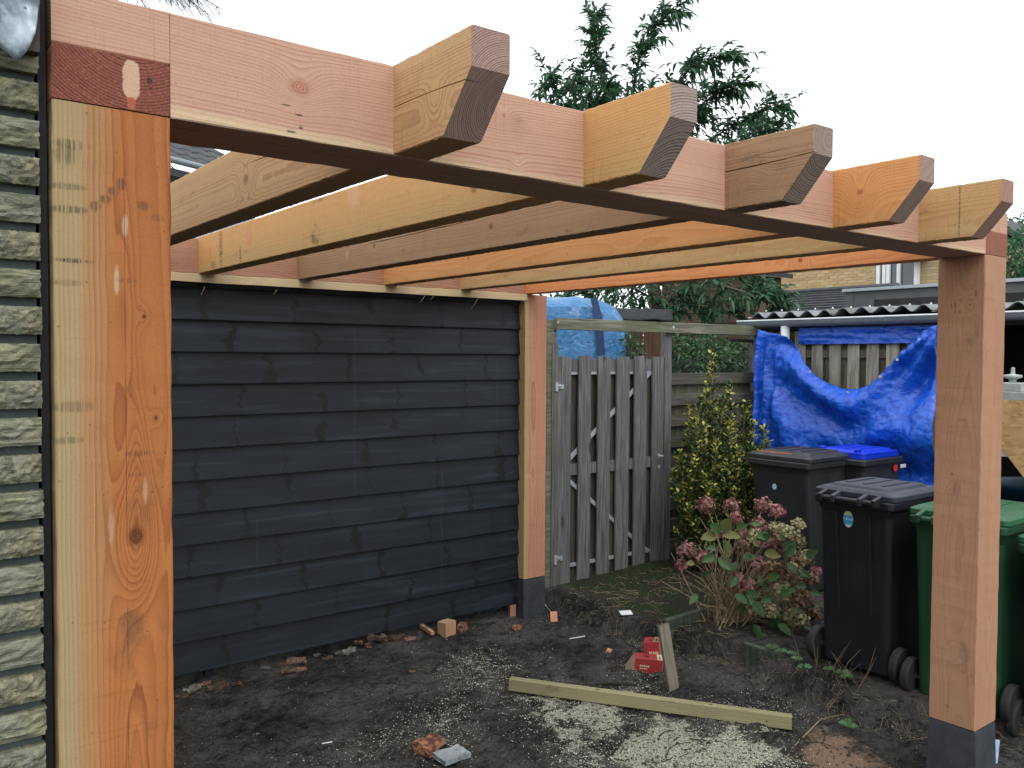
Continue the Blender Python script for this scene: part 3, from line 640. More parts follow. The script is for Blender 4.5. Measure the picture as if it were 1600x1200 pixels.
# frame over and beside the gate
gf = thing('gate_frame', 'mossy grey timber frame with a long lintel over gate and slatted fence', 'frame', (4.1, 3.45, .08))
zl = 2.185
mb = MB(); timber(mb, 'X', gx(863), onY(1190, 512, GY-.05).x, GY-.055, GY-.01, zl-.09, zl, ch=.003); mb.build('lintel', mlint, gf)
for px in (873, 1053, 1178):
    mb = MB(); p = onY(px, 503, GY-.057); mb.lathe([(.001, 0), (.012, 0), (.010, .005), (.001, .006)], 'Y', 12, Matrix.Translation((p.x, GY-.055, zl-.04))); mb.build('bolt', mzinc, gf)
for (a, b) in ((853, 867.5), (1038, 1048), (1177, 1187)):
    xa, xb = onY(a, 520, GY+.01).x, onY(b, 520, GY+.01).x
    mb = MB(); timber(mb, 'Z', .02, 2.17, xa, xb, GY-.008, GY+.06, ch=.003); mb.build('post', mgate if a > 900 else mlint, gf)
mb = MB(); mb.box(gx(860), gx(869), GY-.018, GY-.0085, .08, 1.98); mb.build('hinge_rail', mgate, gf)
# slatted fence panel
fp = thing('slatted_fence', 'dark weathered fence of horizontal slats between gate and blue tarp', 'fence', (5.9, 3.45, .08))
xa, xb = gx(1044), onY(1184, 700, GY).x
for k in range(9):
    z1 = gz(1045, 583)-.183*k
    mb = MB(); e = .004*nz(k*3.3)
    mb.loops([[(x, GY+.004, z1-.10+e*nz(x*2, k)), (x, GY+.02, z1-.10), (x, GY+.02, z1), (x, GY+.004, z1+e*nz(x*2, k+5))] for x in [xa+(xb-xa)*i/8 for i in range(9)]]); mb.build('slat', mfen, fp)
    if k < 9:
        mb = MB(); mb.box(xa+.01, xb-.01, GY+.045, GY+.06, z1-.185, z1-.095); mb.build('back_slat', mfenc, fp)
for x in (xa+.025, xb-.06): mb = MB(); mb.box(x, x+.03, GY+.0205, GY+.0445, .12, 2.08); mb.build('batten', mfen, fp)
mb = MB(); zt = gz(1045, 582); mb.box(gx(1140), xb, GY+.01, GY+.03, 2.03, 2.06)
for i in range(24): x = xa+.05+(xb-xa-.12)*i/23; mb.tube([(x, GY+.035, zt), (x, GY+.035, zt+.14)], .0017, 4)
for i in range(4): z = zt+.015+i*.04; mb.tube([(xa+.04, GY+.037, z), (xb-.06, GY+.037, z)], .0017, 4)
mb.build('wire_mesh', mdark, fp)

# ------------------------------------------------------------------ shed with corrugated roof at the right
EX = 6.62
shd = thing('open_shed', 'dark open shed with wavy fibre cement roof and grey gutter at the right', 'shed', (EX+.5, 1.5, 0))
mcor = plain('fibre_cement', (.20, .215, .23), .85, .3, 9., .3, dirt=(.08, .09, .05))
zc0 = onX(1320, 487, EX).z+.0
def corr(y0, y1, dz):
    mb = MB(); n = int((y1-y0)/.0125); rings = []
    top = [[], []]
    for q, x in enumerate((EX-.05, EX+1.1, EX+2.3)):
        rg = []
        zb_ = zc0+dz+(x-EX)*.035
        for i in range(n+1):
            y = y0+(y1-y0)*i/n; rg.append((x, y, zb_+.0255*math.sin(2*math.pi*y/.177)))
        for i in range(n, -1, -1):
            y = y0+(y1-y0)*i/n; rg.append((x, y, zb_-.0065+.0255*math.sin(2*math.pi*y/.177)))
        rings.append(rg)
    N = len(rings[0])
    vs = [p for r_ in rings for p in r_]; fs = []
    for a in range(2):
        for j in range(N): fs.append((a*N+j, a*N+(j+1) % N, (a+1)*N+(j+1) % N, (a+1)*N+j))
    for a in (0, 2):
        for j in range(n): fs.append((a*N+j, a*N+j+1, a*N+N-2-j, a*N+N-1-j))
    mb.add(vs, fs); return mb.build('corrugated_sheet', mcor, shd, smooth=False)
yE = onX(1172, 500, EX-.05).y+.03
yy = yE; k = 0
while yy > -2.5: corr(yy-.95, yy, .010*(k % 2)); yy -= .89; k += 1
mb = MB()
for i in range(26): y = math.floor(yE/.177)*.177+.044-.354*i*.5; mb.lathe([(.001, 0), (.009, 0), (.006, .012), (.001, .016)], 'Z', 8, Matrix.Translation((EX+.08, y, zc0+.036)))
mb.build('roof_screw', mzinc, shd)
mwin = plain('shed_unlit_black', (.02, .02, .022), .8, .3, 8.)  # near-black wall colour paints in the unlit interior of the shed
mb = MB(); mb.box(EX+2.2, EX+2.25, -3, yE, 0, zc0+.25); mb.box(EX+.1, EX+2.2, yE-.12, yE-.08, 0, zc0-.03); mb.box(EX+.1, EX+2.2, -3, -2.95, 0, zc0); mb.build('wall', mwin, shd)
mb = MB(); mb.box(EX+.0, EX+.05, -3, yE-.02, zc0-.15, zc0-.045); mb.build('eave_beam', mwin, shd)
# gutter
mgut = plain('grey_pvc', (.20, .23, .255), .35, .08, 6., .05, spec=.5); mgutw = plain('pale_pvc_rim', (.66, .70, .72), .35, .06, 6., .05)
gzt = onX(1320, 497, EX-.12).z; mb = MB(); rings = []
for y in [yE+.02-(yE+3)*i/12 for i in range(13)]:
    rg = []
    for (R_, sgn) in ((.062, 1), (.058, -1)):
        for q in range(11):
            a = math.pi*(q/10 if sgn == 1 else 1-q/10); rg.append((EX-.12-R_*math.cos(a), y, gzt-R_*math.sin(a)*1.0))
    rings.append(rg)
mb.loops(rings); mb.build('gutter', mgut, shd, smooth=False)
mb = MB(); mb.tube([(EX-.185, yE+.02, gzt), (EX-.185, -3, gzt)], .008, 8); mb.box(EX-.062, EX-.052, -3, yE, gzt-.005, gzt+.012); mb.build('gutter_rim', mgutw, shd)
mb = MB()
for y in (yE-.12, yE-.95, 2.1, 1.3, .5): 
    mb.loops([[Vector((EX-.12-r_*math.cos(math.pi*q/10), y+e, gzt-r_*math.sin(math.pi*q/10))) for r_ in (.066,) for q in range(11)]+[Vector((EX-.12-.0625*math.cos(math.pi*(10-q)/10), y+e, gzt-.0625*math.sin(math.pi*(10-q)/10))) for q in range(11)] for e in (-.012, .012)])
mb.build('gutter_bracket', mgut, shd)
yd = onX(1227, 515, EX-.12).y
mb = MB(); mb.tube([(EX-.12, yd, gzt-.055), (EX-.12, yd, gzt-.2), (EX-.10, yd, .15)], .04, 14); mb.build('downspout', mgutw, shd, smooth=True)

# board fence behind the tarp
tf = thing('board_fence', 'pale weathered fence of upright boards showing above the sagging blue tarp', 'fence', (EX, 2.2, .08))
y = 3.36; k = 0
while y > 1.35:
    zt = gzt-.10
    bx0 = EX-.03 if k % 2 == 0 else EX+.01
    w_ = .108 if k % 2 == 0 else .10
    mb = MB(); mb.box(bx0, bx0+.016, y-w_, y, .12, zt); mb.build('board', mfenb if k % 2 == 0 else mfenc, tf, bevel=.0015)
    y -= .088; k += 1
mb = MB(); mb.box(EX-.012, EX+.008, 1.35, 3.36, onX(1320, 552, EX).z-.04, onX(1320, 552, EX).z+.03); mb.build('rail', mfenc, tf)

# ------------------------------------------------------------------ tarps
def tarp_mat(nm, c1, c2, seed=0.):
    g = G(nm); o = g.co(); 
    wv = g.noise(o, 5., 3., .6, 0., 1); v = g.t.nodes.new('ShaderNodeVectorMath'); v.operation = 'MULTIPLY_ADD'
    g.put(v.inputs[0], wv); v.inputs[1].default_value = (.12, .12, .12); g.put(v.inputs[2], o)
    e1 = g.voro(v.outputs[0], 9., 'DISTANCE_TO_EDGE'); e2 = g.voro(v.outputs[0], 24., 'DISTANCE_TO_EDGE'); n = g.noise(o, 26., 5., .65)
    h = g.add(g.mul(g.ss(e1, 0., .35), .14), g.add(g.mul(g.ss(e2, 0., .3), .08), g.mul(g.noise(g.scale(v.outputs[0], (1., 1., 2.2)), 5., 5., .6, 1.2), 1.5)))
    c = g.mix(g.ss(n, .3, .7), c1, c2)
    return g.done(c, .34, g.bump(h, .55, .016), spec=.55, Sheen_Weight=0.)
mt1 = tarp_mat('blue_tarpaulin', (.004, .060, .42), (.010, .115, .66)); mt2 = tarp_mat('pale_blue_tarpaulin', (.03, .13, .30), (.06, .22, .45))
def lerp_poly(pts, u):
    # parametrised by index
    q = u*(len(pts)-1); i = min(int(q), len(pts)-2); f = q-i
    return (pts[i][0]*(1-f)+pts[i+1][0]*f, pts[i][1]*(1-f)+pts[i+1][1]*f)
TX = EX-.24
topc = [(1184, 514), (1200, 520), (1216, 522), (1232, 526), (1245, 548), (1258, 568), (1275, 586), (1296, 600), (1318, 608), (1338, 608), (1356, 601), (1374, 584), (1392, 566), (1412, 547), (1430, 531), (1448, 517), (1466, 508)]
botc = [(1181, 700), (1190, 716), (1206, 720), (1222, 722), (1240, 724), (1260, 726), (1280, 728), (1300, 732), (1320, 738), (1340, 742), (1358, 748), (1376, 752), (1394, 758), (1412, 768), (1430, 776), (1448, 784), (1468, 790)]
tp = thing('blue_tarp', 'bright blue tarp sagging in a deep swag over the fence behind the bins', 'tarp', (TX, 2.3, .9))
mb = MB(); NU, NV = 150, 110; rows = []
for j in range(NV+1):
    v = j/NV; rg = []
    for i in range(NU+1):
        u = i/NU; a = lerp_poly(topc, u); b = lerp_poly(botc, u)
        px, py = a[0]*(1-v)+b[0]*v, a[1]*(1-v)+b[1]*v
        P = onX(px, py, TX); Y, Z = P.y, P.z
        sw = max(0, 1-u/.22)                       # hanging folds on the left
        d = sw*.035*math.sin(u*95+v*3+2*nz(v*2, u*3))*min(1, v*3+.3)
        # fan folds from the upper left corner sweeping to the lower right
        dy, dz = (3.32-Y), (2.12-Z); ang = math.atan2(dz, dy+.02)
        rr = math.hypot(dy, dz)
        d += .060*(1-sw)*math.sin(ang*11+rr*1.5+1.5*nz(rr*1.3, ang*2, 4.))*sm(rr/.8)
        # swag ridges parallel to the upper edge
        d += .050*math.sin(v*13+1.3*nz(Y*1.5, Z*1.5, 7.))*sm((u-.2)/.25)
        a2 = math.atan2(2.14-Z, Y-1.55+.02); r2_ = math.hypot(2.14-Z, Y-1.55); d += .035*sm((u-.45)/.4)*math.sin(a2*15+1.2*nz(r2_*2, a2*2, 9.))*sm(r2_/.5)
        d += .020*nz(Y*7, Z*7, 1.)+.010*nz(Y*17, Z*17, 2.)+.005*nz(Y*36, Z*36, 3.)
        d += .05*math.exp(-(v/.05)**2)*0
        hem = .012*math.sin(u*150)*math.exp(-(v/.06)**2) if u > .6 else 0
        rg.append((TX-d-hem-.03*v, Y, Z+.004*nz(Y*30, 3)))
    rows.append(rg)
mb.loops(rows, False, False, closed=False); o = mb.build('sheet', mt1, tp, smooth=True, fix=False)
md = o.modifiers.new('s', 'SOLIDIFY'); md.thickness = .0015
for u in (.34, .52, .69, .78, .90):
    a = lerp_poly(topc, u); P = onX(a[0], a[1]+5, TX-.035); mb = MB(); mb.lathe([(.005, 0), (.012, 0), (.012, .004), (.005, .004)], 'X', 12, Matrix.Translation(P)); mb.build('eyelet', mzinc, tp)
mb = MB(); rows = []
for j in range(13):
    rg = []
    for i in range(81):
        Y = onX(1248, 525, EX-.06).y*(1-i/80)+onX(1466, 525, EX-.06).y*i/80; za = gzt-.075; zb_ = onX(1340, 537, EX-.06).z
        rg.append((EX-.06-.012*nz(Y*6, j*.3)-.006*nz(Y*20, j*.5), Y, za+(zb_-za)*j/12))
    rows.append(rg)
mb.loops(rows, False, False, closed=False); mb.build('top_strip', mt1, tp, smooth=True, fix=False)

# tarp covered heap behind the gate
hp0 = dep(905, 560, 8.9)
hp = thing('tarp_heap', 'tall stack under a pale blue tarp behind the garden gate', 'tarp', (hp0.x, hp0.y, 0))
mb = MB(); NA, NB = 60, 40; rows = []
ztop = dep(905, 466, 8.9).z
ex = Vector((rt.x, rt.y, 0)).normalized(); ey = Vector((fw.x, fw.y, 0)).normalized()
outl = [(-.75, -1.2), (-.70, -.5), (-.66, -.12), (-.55, -.03), (-.3, .0), (0, .0), (.18, -.035), (.33, -.09), (.42, -.22), (.46, -.5), (.50, -.9), (.52, -1.4)]
for j in range(NB+1):
    q = j/NB; rg = []
    dd = -.55+1.1*q; sq = (1-abs(2*q-1)**3)
    for i in range(NA+1):
        a, z = lerp_poly(outl, i/NA)
        zz = ztop-.12*(1-sq)+z*(1.0)+.02*nz(a*5, dd*5, z*4)
        aa = a*(.9+.1*sq)
        P = Vector((hp0.x, hp0.y, 0))+ex*(aa+.03*nz(z*6, dd*8, 1.))+ey*(dd+.02*nz(a*8, z*8, 2.)); P.z = zz+.02*nz(a*9, dd*9, 8.)
        rg.append(P)
    rows.append(rg)
mb.loops(rows, True, True, closed=False); o = mb.build('sheet', mt2, hp, smooth=True)
mb = MB(); rows = []
for j in range(25):
    rg = []
    for i in range(NA+1):
        a, z = lerp_poly(outl, i/NA); k = j/24
        P = Vector((hp0.x, hp0.y, 0))+ex*(a*(.9)*(1) if True else 0)-ey*(.555+.015*nz(a*5, k*4)+.02*math.sin(a*16)*k); P.z = (ztop-.12+z+.0)*(1-k)+.9*k
        rg.append(P)
    rows.append(rg)
mb.loops(rows, False, False, closed=False); mb.build('front_sheet', mt2, hp, smooth=True, fix=False)
p1, p2 = dep(935, 465, 8.3), dep(944, 555, 8.3)
mb = MB(); mb.loops([[p+ex*s for s in (-.035, .035)] for p in (dep(928, 466, 8.3), dep(936, 500, 8.28), dep(940, 555, 8.28))], False, False, closed=False); mb.build('strap', plain('dark_blue_strap', (.01, .03, .10), .6), hp, fix=False)

# wood store with a dark felt roof
wsd = thing('wood_store', 'small brown timber store with a black felt roof behind the gate', 'shed', (dep(1000, 560, 9.4).x, dep(1000, 560, 9.4).y, 0))
mbrn = oldwood('brown_planks', 'Z', (.12, .065, .035), (.05, .028, .016), .1); mfelt = plain('black_felt', (.02, .024, .026), .7, .4, 12., .6)
c0 = dep(1000, 520, 9.5); 
def bx(mb, c, hx, hy, z0, z1): 
    mb.loops([[Vector((c.x, c.y, 0))+ex*sx*hx+ey*sy*hy+Vector((0, 0, z)) for sx, sy in ((-1, -1), (1, -1), (1, 1), (-1, 1))] for z in (z0, z1)])
zr = dep(1000, 482, 9.5).z; zr2 = dep(1000, 513, 9.5).z
mb = MB(); rows = []
for j in range(9):
    rg = []
    for i in range(31):
        s = -.42+.72*i/30; P = Vector((c0.x, c0.y, 0))+ex*s+ey*(-.35+.1*j); P.z = zr2+(zr-zr2)*math.sin(math.pi*min(1, (j+.6)/9))**.6+.015*nz(s*6, j); rg.append(P)
    rows.append(rg)
mb.loops(rows, False, False, closed=False); o = mb.build('felt', mfelt, wsd, smooth=True, fix=False); md = o.modifiers.new('s', 'SOLIDIFY'); md.thickness = .02
for i in range(7):
    mb = MB(); c = Vector((c0.x, c0.y, 0))+ex*(-.36+.1*i)-ey*.3; bx(mb, c, .045, .01, 0, zr2-.01); mb.build('plank', mbrn, wsd)

# clad garden house
gh = thing('garden_house', 'brown garden house with horizontal cladding behind the tree', 'shed', (9.6, 7.0, 0))
mclad = oldwood('brown_cladding', 'Y', (.17, .12, .085), (.075, .052, .035), .15)
GX = 9.4; ya = onX(1185, 480, GX).y; yb = onX(1035, 480, GX).y; z0 = onX(1100, 515, GX).z
for k in range(12):
    z = z0-1.0+k*.155; 
    if z > onX(1100, 452, GX).z: break
    mb = MB(); mb.loops([[(GX-.0, y, z), (GX-.025, y, z+.002), (GX-.008, y, z+.16), (GX, y, z+.16)] for y in (ya, yb)]); mb.build('board', mclad, gh)
mb = MB(); zz = z; mb.box(GX+.001, GX+.5, ya, yb, 0, zz); mb.build('wall', mclad, gh)
mb = MB(); mb.loops([[(GX-.12, ya-.15, zz-.02), (GX+.55, ya-.15, zz-.02), (GX+.55, ya-.15, zz+.04), (GX-.12, ya-.15, zz+.04)], [(GX-.12, (ya+yb)/2, zz+.25), (GX+.55, (ya+yb)/2, zz+.25), (GX+.55, (ya+yb)/2, zz+.31), (GX-.12, (ya+yb)/2, zz+.31)], [(GX-.12, yb+.15, zz-.02), (GX+.55, yb+.15, zz-.02), (GX+.55, yb+.15, zz+.04), (GX-.12, yb+.15, zz+.04)]])
mb.build('roof', mfelt, gh)

# pale board fence farther back
bf = thing('far_board_fence', 'low grey board fence seen through the opening over the slatted fence', 'fence', (8.6, 4.6, 0))
for i in range(16):
    p = dep(1050+9*i, 560, 10.3); q = dep(1050+9*i+7.6, 560, 10.3); mb = MB(); c = (p+q)/2
    bx(mb, c, (q-p).length/2, .01, 0, dep(1060, 563-12*(i > 11), 10.3).z); mb.build('board', mfenb if i % 2 else mgate, bf)

# ------------------------------------------------------------------ houses
HX = 17.
mhb = (lambda: None)
def facebrick():
    g = G('yellow_facing_brick'); o = g.co(); rn = g.rnd(); n = g.noise(o, 5., 4., .6)
    c = g.mix(rn, (.42, .30, .15), (.56, .43, .25)); c = g.mix(g.ss(n, .4, .7, 0, .4), c, (.34, .25, .14)); return g.done(c, .9, spec=.2)
mfb = facebrick(); mgr = plain('grey_mortar', (.30, .28, .24), .9, .15, 10.)
g = G('yellow_brick_wall'); o = g.co(); x, y, z = g.sep(o)
bt = g.t.nodes.new('ShaderNodeTexBrick'); g.put(bt.inputs['Vector'], g.comb(y, z, 0.)); bt.inputs['Scale'].default_value = 1.
for k, v in (('Brick Width', .22), ('Row Height', .0645), ('Mortar Size', .006), ('Bias', 0.)): bt.inputs[k].default_value = v
bt.inputs['Color1'].default_value = (.44, .32, .16, 1); bt.inputs['Color2'].default_value = (.55, .42, .24, 1); bt.inputs['Mortar'].default_value = (.26, .24, .2, 1)
mfw = g.done(bt.outputs[0], .9, spec=.2)
yh = thing('yellow_brick_house', 'yellow brick house with white window far behind the grey flat roofed extension', 'house', (HX+3, 6., 0))
def hp_(px, py, X=HX): return onX(px, py, X)
ytl = hp_(1120, 400).y; ypk = hp_(1556, 400).y; yrt = hp_(1660, 400).y; zt = hp_(1400, 374).z; zpk = hp_(1556, 366).z; zrt = hp_(1660, 432).z
mb = MB(); prof = [(ytl, 0), (ytl, zt-.3), (ypk, zt-.02), (yrt, zrt), (yrt, 0)]
mb.loops([[(x, y, z) for y, z in prof] for x in (HX, HX+8)]); mb.build('wall', mfw, yh)
mroof = plain('dark_roof_tiles', (.045, .048, .052), .7, .3, 6., .4)
mb = MB(); mb.loops([[(x, ytl-.2, zt-.28), (x, ypk, zt+.05), (x, yrt-.3, zrt-.05), (x, yrt-.3, zrt+.08), (x, ypk, zt+.2), (x, ytl-.2, zt-.12)] for x in (HX-.12, HX+8.1)]); mb.build('roof', mroof, yh)
brick_me = None; cnt = 0; zlo = hp_(1300, 458).z; zhi = hp_(1300, 384).z
z = zlo; row = 0
ywl = hp_(1372, 425).y
while z < zhi and cnt < 285:
    y = hp_(1205, 430).y-.11*(row % 2)
    while y > ywl+.22 and cnt < 290:
        if brick_me is None:
            mb = MB(); mb.box(-.006, .01, -.104, .104, 0, .054); o = mb.build('brick', mfb, yh, world=False); brick_me = o.data
        else: o = bpy.data.objects.new('brick', brick_me); col.objects.link(o); o.parent = yh
        o.location = (HX-.001-yh.location.x-random.random()*.002, y-yh.location.y, z); y -= .22; cnt += 1
    z += .0645; row += 1
mwht = plain('white_paint', (.75, .77, .78), .4, .05, 10.); mpane = G('window_glass').done((.05, .065, .08), .08, spec=.8)
wy0, wy1 = hp_(1377, 430).y, hp_(1436, 430).y; wz0, wz1 = hp_(1400, 450).z, hp_(1400, 408).z
mb = MB(); 
for f in (0, .16, .27, .55, 1): yq = wy0+(wy1-wy0)*f; mb.box(HX-.14, HX-.02, yq-.035, yq+.035, wz0, wz1)
mb.box(HX-.13, HX-.03, wy1, wy0, wz0-.05, wz0+.03); mb.build('window', mwht, yh)
o = [q for q in yh.children if q.name.startswith('window')][0]
mb = MB(); mb.box(HX-.08, HX-.06, wy1+.05, wy0-.05, wz0, wz1); pn = mb.build('pane', mpane, o)
mb = MB(); mb.loops([[(HX-.55, wy1-.2, wz1-.10), (HX-.55, wy1-.2, wz1), (HX, wy1-.2, wz1+.12), (HX, wy1-.2, wz1+.02)], [(HX-.55, wy0-.7, wz1-.10), (HX-.55, wy0-.7, wz1), (HX, wy0-.7, wz1+.12), (HX, wy0-.7, wz1+.02)]]); mb.build('canopy', mroof, yh)

# grey flat roofed extension
gxn = 10.5
ge = thing('grey_extension', 'grey flat roofed extension with a pale metal roof edge', 'building', (gxn+2, 4., 0))
ms = plain('grey_render', (.115, .125, .13), .8, .12, 3., .1); medge = plain('pale_metal_edge', (.42, .47, .50), .4, .05, 4.)
y1 = onX(1321, 470, gxn).y; zt = onX(1321, 453, gxn).z
mb = MB(); mb.box(gxn, gxn+4, -4, y1, 0, zt-.03); mb.build('wall', ms, ge)
mb = MB(); mb.box(gxn-.04, gxn+4.02, -4.02, y1+.03, zt-.03, zt+.01); mb.build('roof_edge', medge, ge)
mb = MB(); mb.box(gxn-.012, gxn-.002, y1-.12, y1-.0, 0, zt-.035); mb.build('corner_trim', ms, ge)
# low tiled roof left of it
tr = thing('tiled_roof_house', 'low building with a dark tiled roof before the yellow brick house', 'building', (12.5, 6.5, 0))
TXn = 11.2; ya = onX(1335, 480, TXn).y; yb = onX(1150, 480, TXn).y; z0 = onX(1270, 492, TXn).z; z1 = onX(1270, 457, TXn+1.2).z
for k in range(9):
    f0, f1 = k/9, (k+1)/9; mb = MB()
    xa_, xb_ = TXn+1.2*f0, TXn+1.2*f1+.03; za, zb_ = z0+(z1-z0)*f0, z0+(z1-z0)*f1
    mb.loops([[(xa_, y, za+.0), (xa_, y, za+.035), (xb_, y, zb_+.008), (xb_, y, zb_-.02)] for y in (ya, yb)]); mb.build('tile_course', mroof, tr)
mb = MB(); mb.box(TXn+.05, TXn+2.4, ya+.05, yb-.05, 0, z0-.01); mb.build('wall', mfw, tr)
mb = MB(); p = [(ya, z1), (ya+.0, z1)]; mb.tube([(TXn+1.2, yb, z1+.02), (TXn+1.2, ya, z1+.02)], .05, 6); mb.tube([(TXn+1.2, ya, z1+.03), (TXn-.0, ya-.02, z0+.05)], .035, 6); mb.build('ridge', mroof, tr)

# house behind the wall at the left: eave with gutter
lh = thing('rear_house', 'house with wavy dark roof tiles and pale gutter between post and rafter', 'house', (dep(300, 300, 13).x, dep(300, 300, 13).y+1, 0))
A = dep(255, 246, 11.5); q = ray(345, 269); B = CAM+q*((A.z-CAM.z)/q.z)
dirx = (B-A); dirx.z = 0; dn = dirx.normalized(); back = Vector((-dn.y, dn.x, 0))
if back.dot(fw) < 0: back = -back
A = A-dn*3; B = B+dn*1.0; Ln = (B-A).length
mb = MB(); mb.tube([A, B], .045, 10); mb.build('gutter', mgut, lh)
mb = MB(); f = lambda s, d, z: A+dn*s+back*d+Vector((0, 0, z))
mb.loops([[f(0, .3, -.08), f(0, 6, -.08), f(0, 6, -5), f(0, .3, -5)], [f(Ln, .3, -.08), f(Ln, 6, -.08), f(Ln, 6, -5), f(Ln, .3, -5)]]); mb.build('wall', plain('pale_wall', (.5, .55, .6), .7, .1, 3.), lh)
mb = MB(); mb.loops([[f(s, .04, -.10), f(s, .10, -.10), f(s, .10, -.20), f(s, .04, -.20)] for s in (0, Ln)]); mb.build('fascia', mroof, lh)
mb = MB(); mb.loops([[f(s, .10, -.12), f(s, .3, -.12), f(s, .3, -.14), f(s, .10, -.14)] for s in (0, Ln)]); mb.build('soffit', mroof, lh)
mb = MB(); rows = []
for j in range(7):
    rg = []
    for i in range(int(Ln/.03)+1):
        s = i*.03; rg.append(f(s, .0+.31*j, .015+.17*j+.03*abs(math.sin(math.pi*s/.27))))
    rows.append(rg)
    if j < 6: rows.append([p+back*.305+Vector((0, 0, .15)) for p in rg])
mb.loops(rows, False, False, closed=False); o = mb.build('roof_tiles', mroof, lh, fix=False); o['kind'] = 'stuff'

# ------------------------------------------------------------------ bins
def plastic(nm, c, ro=.42):
    g = G(nm); o = g.co(); n = g.noise(o, 4., 5., .6); f = g.noise(o, 180., 2.); s = g.noise(g.scale(o, (3., 3., 1.)), 12., 4., .7)
    k = g.mix(g.ss(n, .4, .7, 0, .35), c, tuple(q*1.5+.008 for q in c)); k = g.mix(g.ss(s, .66, .72, 0, .35), k, tuple(q+.10 for q in c))
    gn = g.t.nodes.new('ShaderNodeNewGeometry'); up_ = g.sep(gn.outputs['Normal'])[2]
    k = g.mix(g.mul(g.ss(up_, .6, .95), g.ss(g.noise(o, 16., 5., .7), .45, .7, .0, .25)), k, (.12, .13, .135))
    return g.done(k, g.madd(n, .3, ro-.1), g.bump(f, .12, .001), spec=.45)
mk = plastic('black_bin_plastic', (.011, .013, .017)); mkg = plastic('grey_bin_plastic', (.022, .025, .027)); mgn = plastic('green_bin_plastic', (.010, .052, .022)); mgl = plastic('green_lid_plastic', (.022, .11, .05))
mbl = plastic('blue_lid_plastic', (.005, .035, .62), .35); mlk = plastic('dark_lid_plastic', (.028, .034, .052), .5); mtyre = plastic('tyre_rubber', (.018, .018, .019), .7)
def rrect(x0, x1, y0, y1, r, z, n=4):
    pts = []
    for (cx, cy, a0) in ((x1-r, y1-r, 0), (x0+r, y1-r, 90), (x0+r, y0+r, 180), (x1-r, y0+r, 270)):
        for i in range(n+1): a = R(a0+90*i/n); pts.append((cx+r*math.cos(a), cy+r*math.sin(a), z))
    return pts
def make_bin(name, label, x, y, rz, wd, dp, ht, mbody, mlid, style, lidm2=None):
    zg = HZ(x, y)
    t = thing(name, label, 'bin', (x, y, zg), rz, None); h = wd/2
    mb = MB()
    mb.loops([rrect(.05, dp-.10, -h+.036, h-.036, .035, .03), rrect(.038, dp-.085, -h+.032, h-.032, .035, .30), rrect(.012, dp-.012, -h+.02, h-.02, .035, ht-.16), rrect(.0, dp, -h+.012, h-.012, .03, ht-.12), rrect(.0, dp, -h+.012, h-.012, .03, ht-.09)])
    # ribs on the rear face
    for yy_ in (-h*.42, h*.42): mb.loops([[(.05, yy_-.01, .3), (.038, yy_-.01, .3), (.038, yy_+.01, .3), (.05, yy_+.01, .3)], [(.005, yy_-.01, ht-.16), (-.006, yy_-.01, ht-.16), (-.006, yy_+.01, ht-.16), (.005, yy_+.01, ht-.16)]])
    mb.build('body', mbody, t, world=False, smooth=False, bevel=.004)
    mb = MB(); mb.loops([rrect(-.012, dp+.015, -h, h, .035, ht-.115), rrect(-.018, dp+.022, -h-.006, h+.006, .04, ht-.105), rrect(-.018, dp+.022, -h-.006, h+.006, .04, ht-.072), rrect(-.010, dp+.014, -h+.002, h-.002, .04, ht-.066)]); mb.build('rim', mbody, t, world=False, bevel=.003)
    # lid
    z = ht-.064; o_ = .012
    if style == 'inset': o_ = -.022
    mb = MB(); mb.loops([rrect(-.0-o_*.3, dp+o_, -h-o_, h+o_, .04, z), rrect(-.0-o_*.3, dp+o_, -h-o_, h+o_, .04, z+.028), rrect(.02, dp-.02, -h+.02, h-.02, .045, z+.044), rrect(.05, dp-.05, -h+.05, h-.05, .04, z+.046), rrect(.065, dp-.07, -h+.065, h-.065, .04, z+.060), rrect(.09, dp-.10, -h+.09, h-.09, .04, z+.064)])
    for i in range(3):
        yq = -h*.45+h*.45*i; mb.box(.12, dp-.14, yq-.012, yq+.012, z+.064, z+.070)
    ld = mb.build('lid', mlid, t, world=False, bevel=.003)
    if style == 'inset':
        for s in (-1, 1):
            mb = MB(); mb.box(dp-.075, dp-.03, s*h*.62-.02, s*h*.62+.02, z+.02, z+.075); mb.build('lug', mlid, ld, world=False, bevel=.006)
    # hinge handle
    mb = MB(); mb.tube([(-.055, -h+.06, ht-.075), (-.055, h-.06, ht-.075)], .0155, 10); mb.build('handle', mbody, t, world=False, smooth=False)
    for yq in (-h+.075, -h*.34, h*.34, h-.075):
        mb = MB(); mb.loops([[(.01, yq-.012, ht-.10), (-.075, yq-.012, ht-.095), (-.078, yq-.012, ht-.055), (.02, yq-.012, ht-.03)], [(.01, yq+.012, ht-.10), (-.075, yq+.012, ht-.095), (-.078, yq+.012, ht-.055), (.02, yq+.012, ht-.03)]]); mb.build('hinge', mlid if abs(yq) < h*.5 else mbody, t, world=False, bevel=.003)
    for s in (-1, 1):
        yq = s*(h+.012); m = Matrix.Translation((.085, yq, .10))
        mb = MB(); mb.lathe([(.062, -.022), (.092, -.024), (.100, -.014), (.100, .014), (.092, .024), (.062, .022)], 'Y', 32, m); w_ = mb.build('wheel', mtyre, t, world=False, smooth=False, bevel=.003)
        mb = MB(); mb.lathe([(.063, -.017), (.058, -.019), (.058, .019), (.063, .017)], 'Y', 28, m); mb.lathe([(.001, -.03), (.018, -.03), (.02, .03), (.001, .03)], 'Y', 14, m)
        for q in range(8): mb.box(.012, .06, -.008, .008, -.004, .004, m @ Matrix.Rotation(q*math.pi/4, 4, 'Y'))
        mb.build('hub', mlk, w_, world=False)
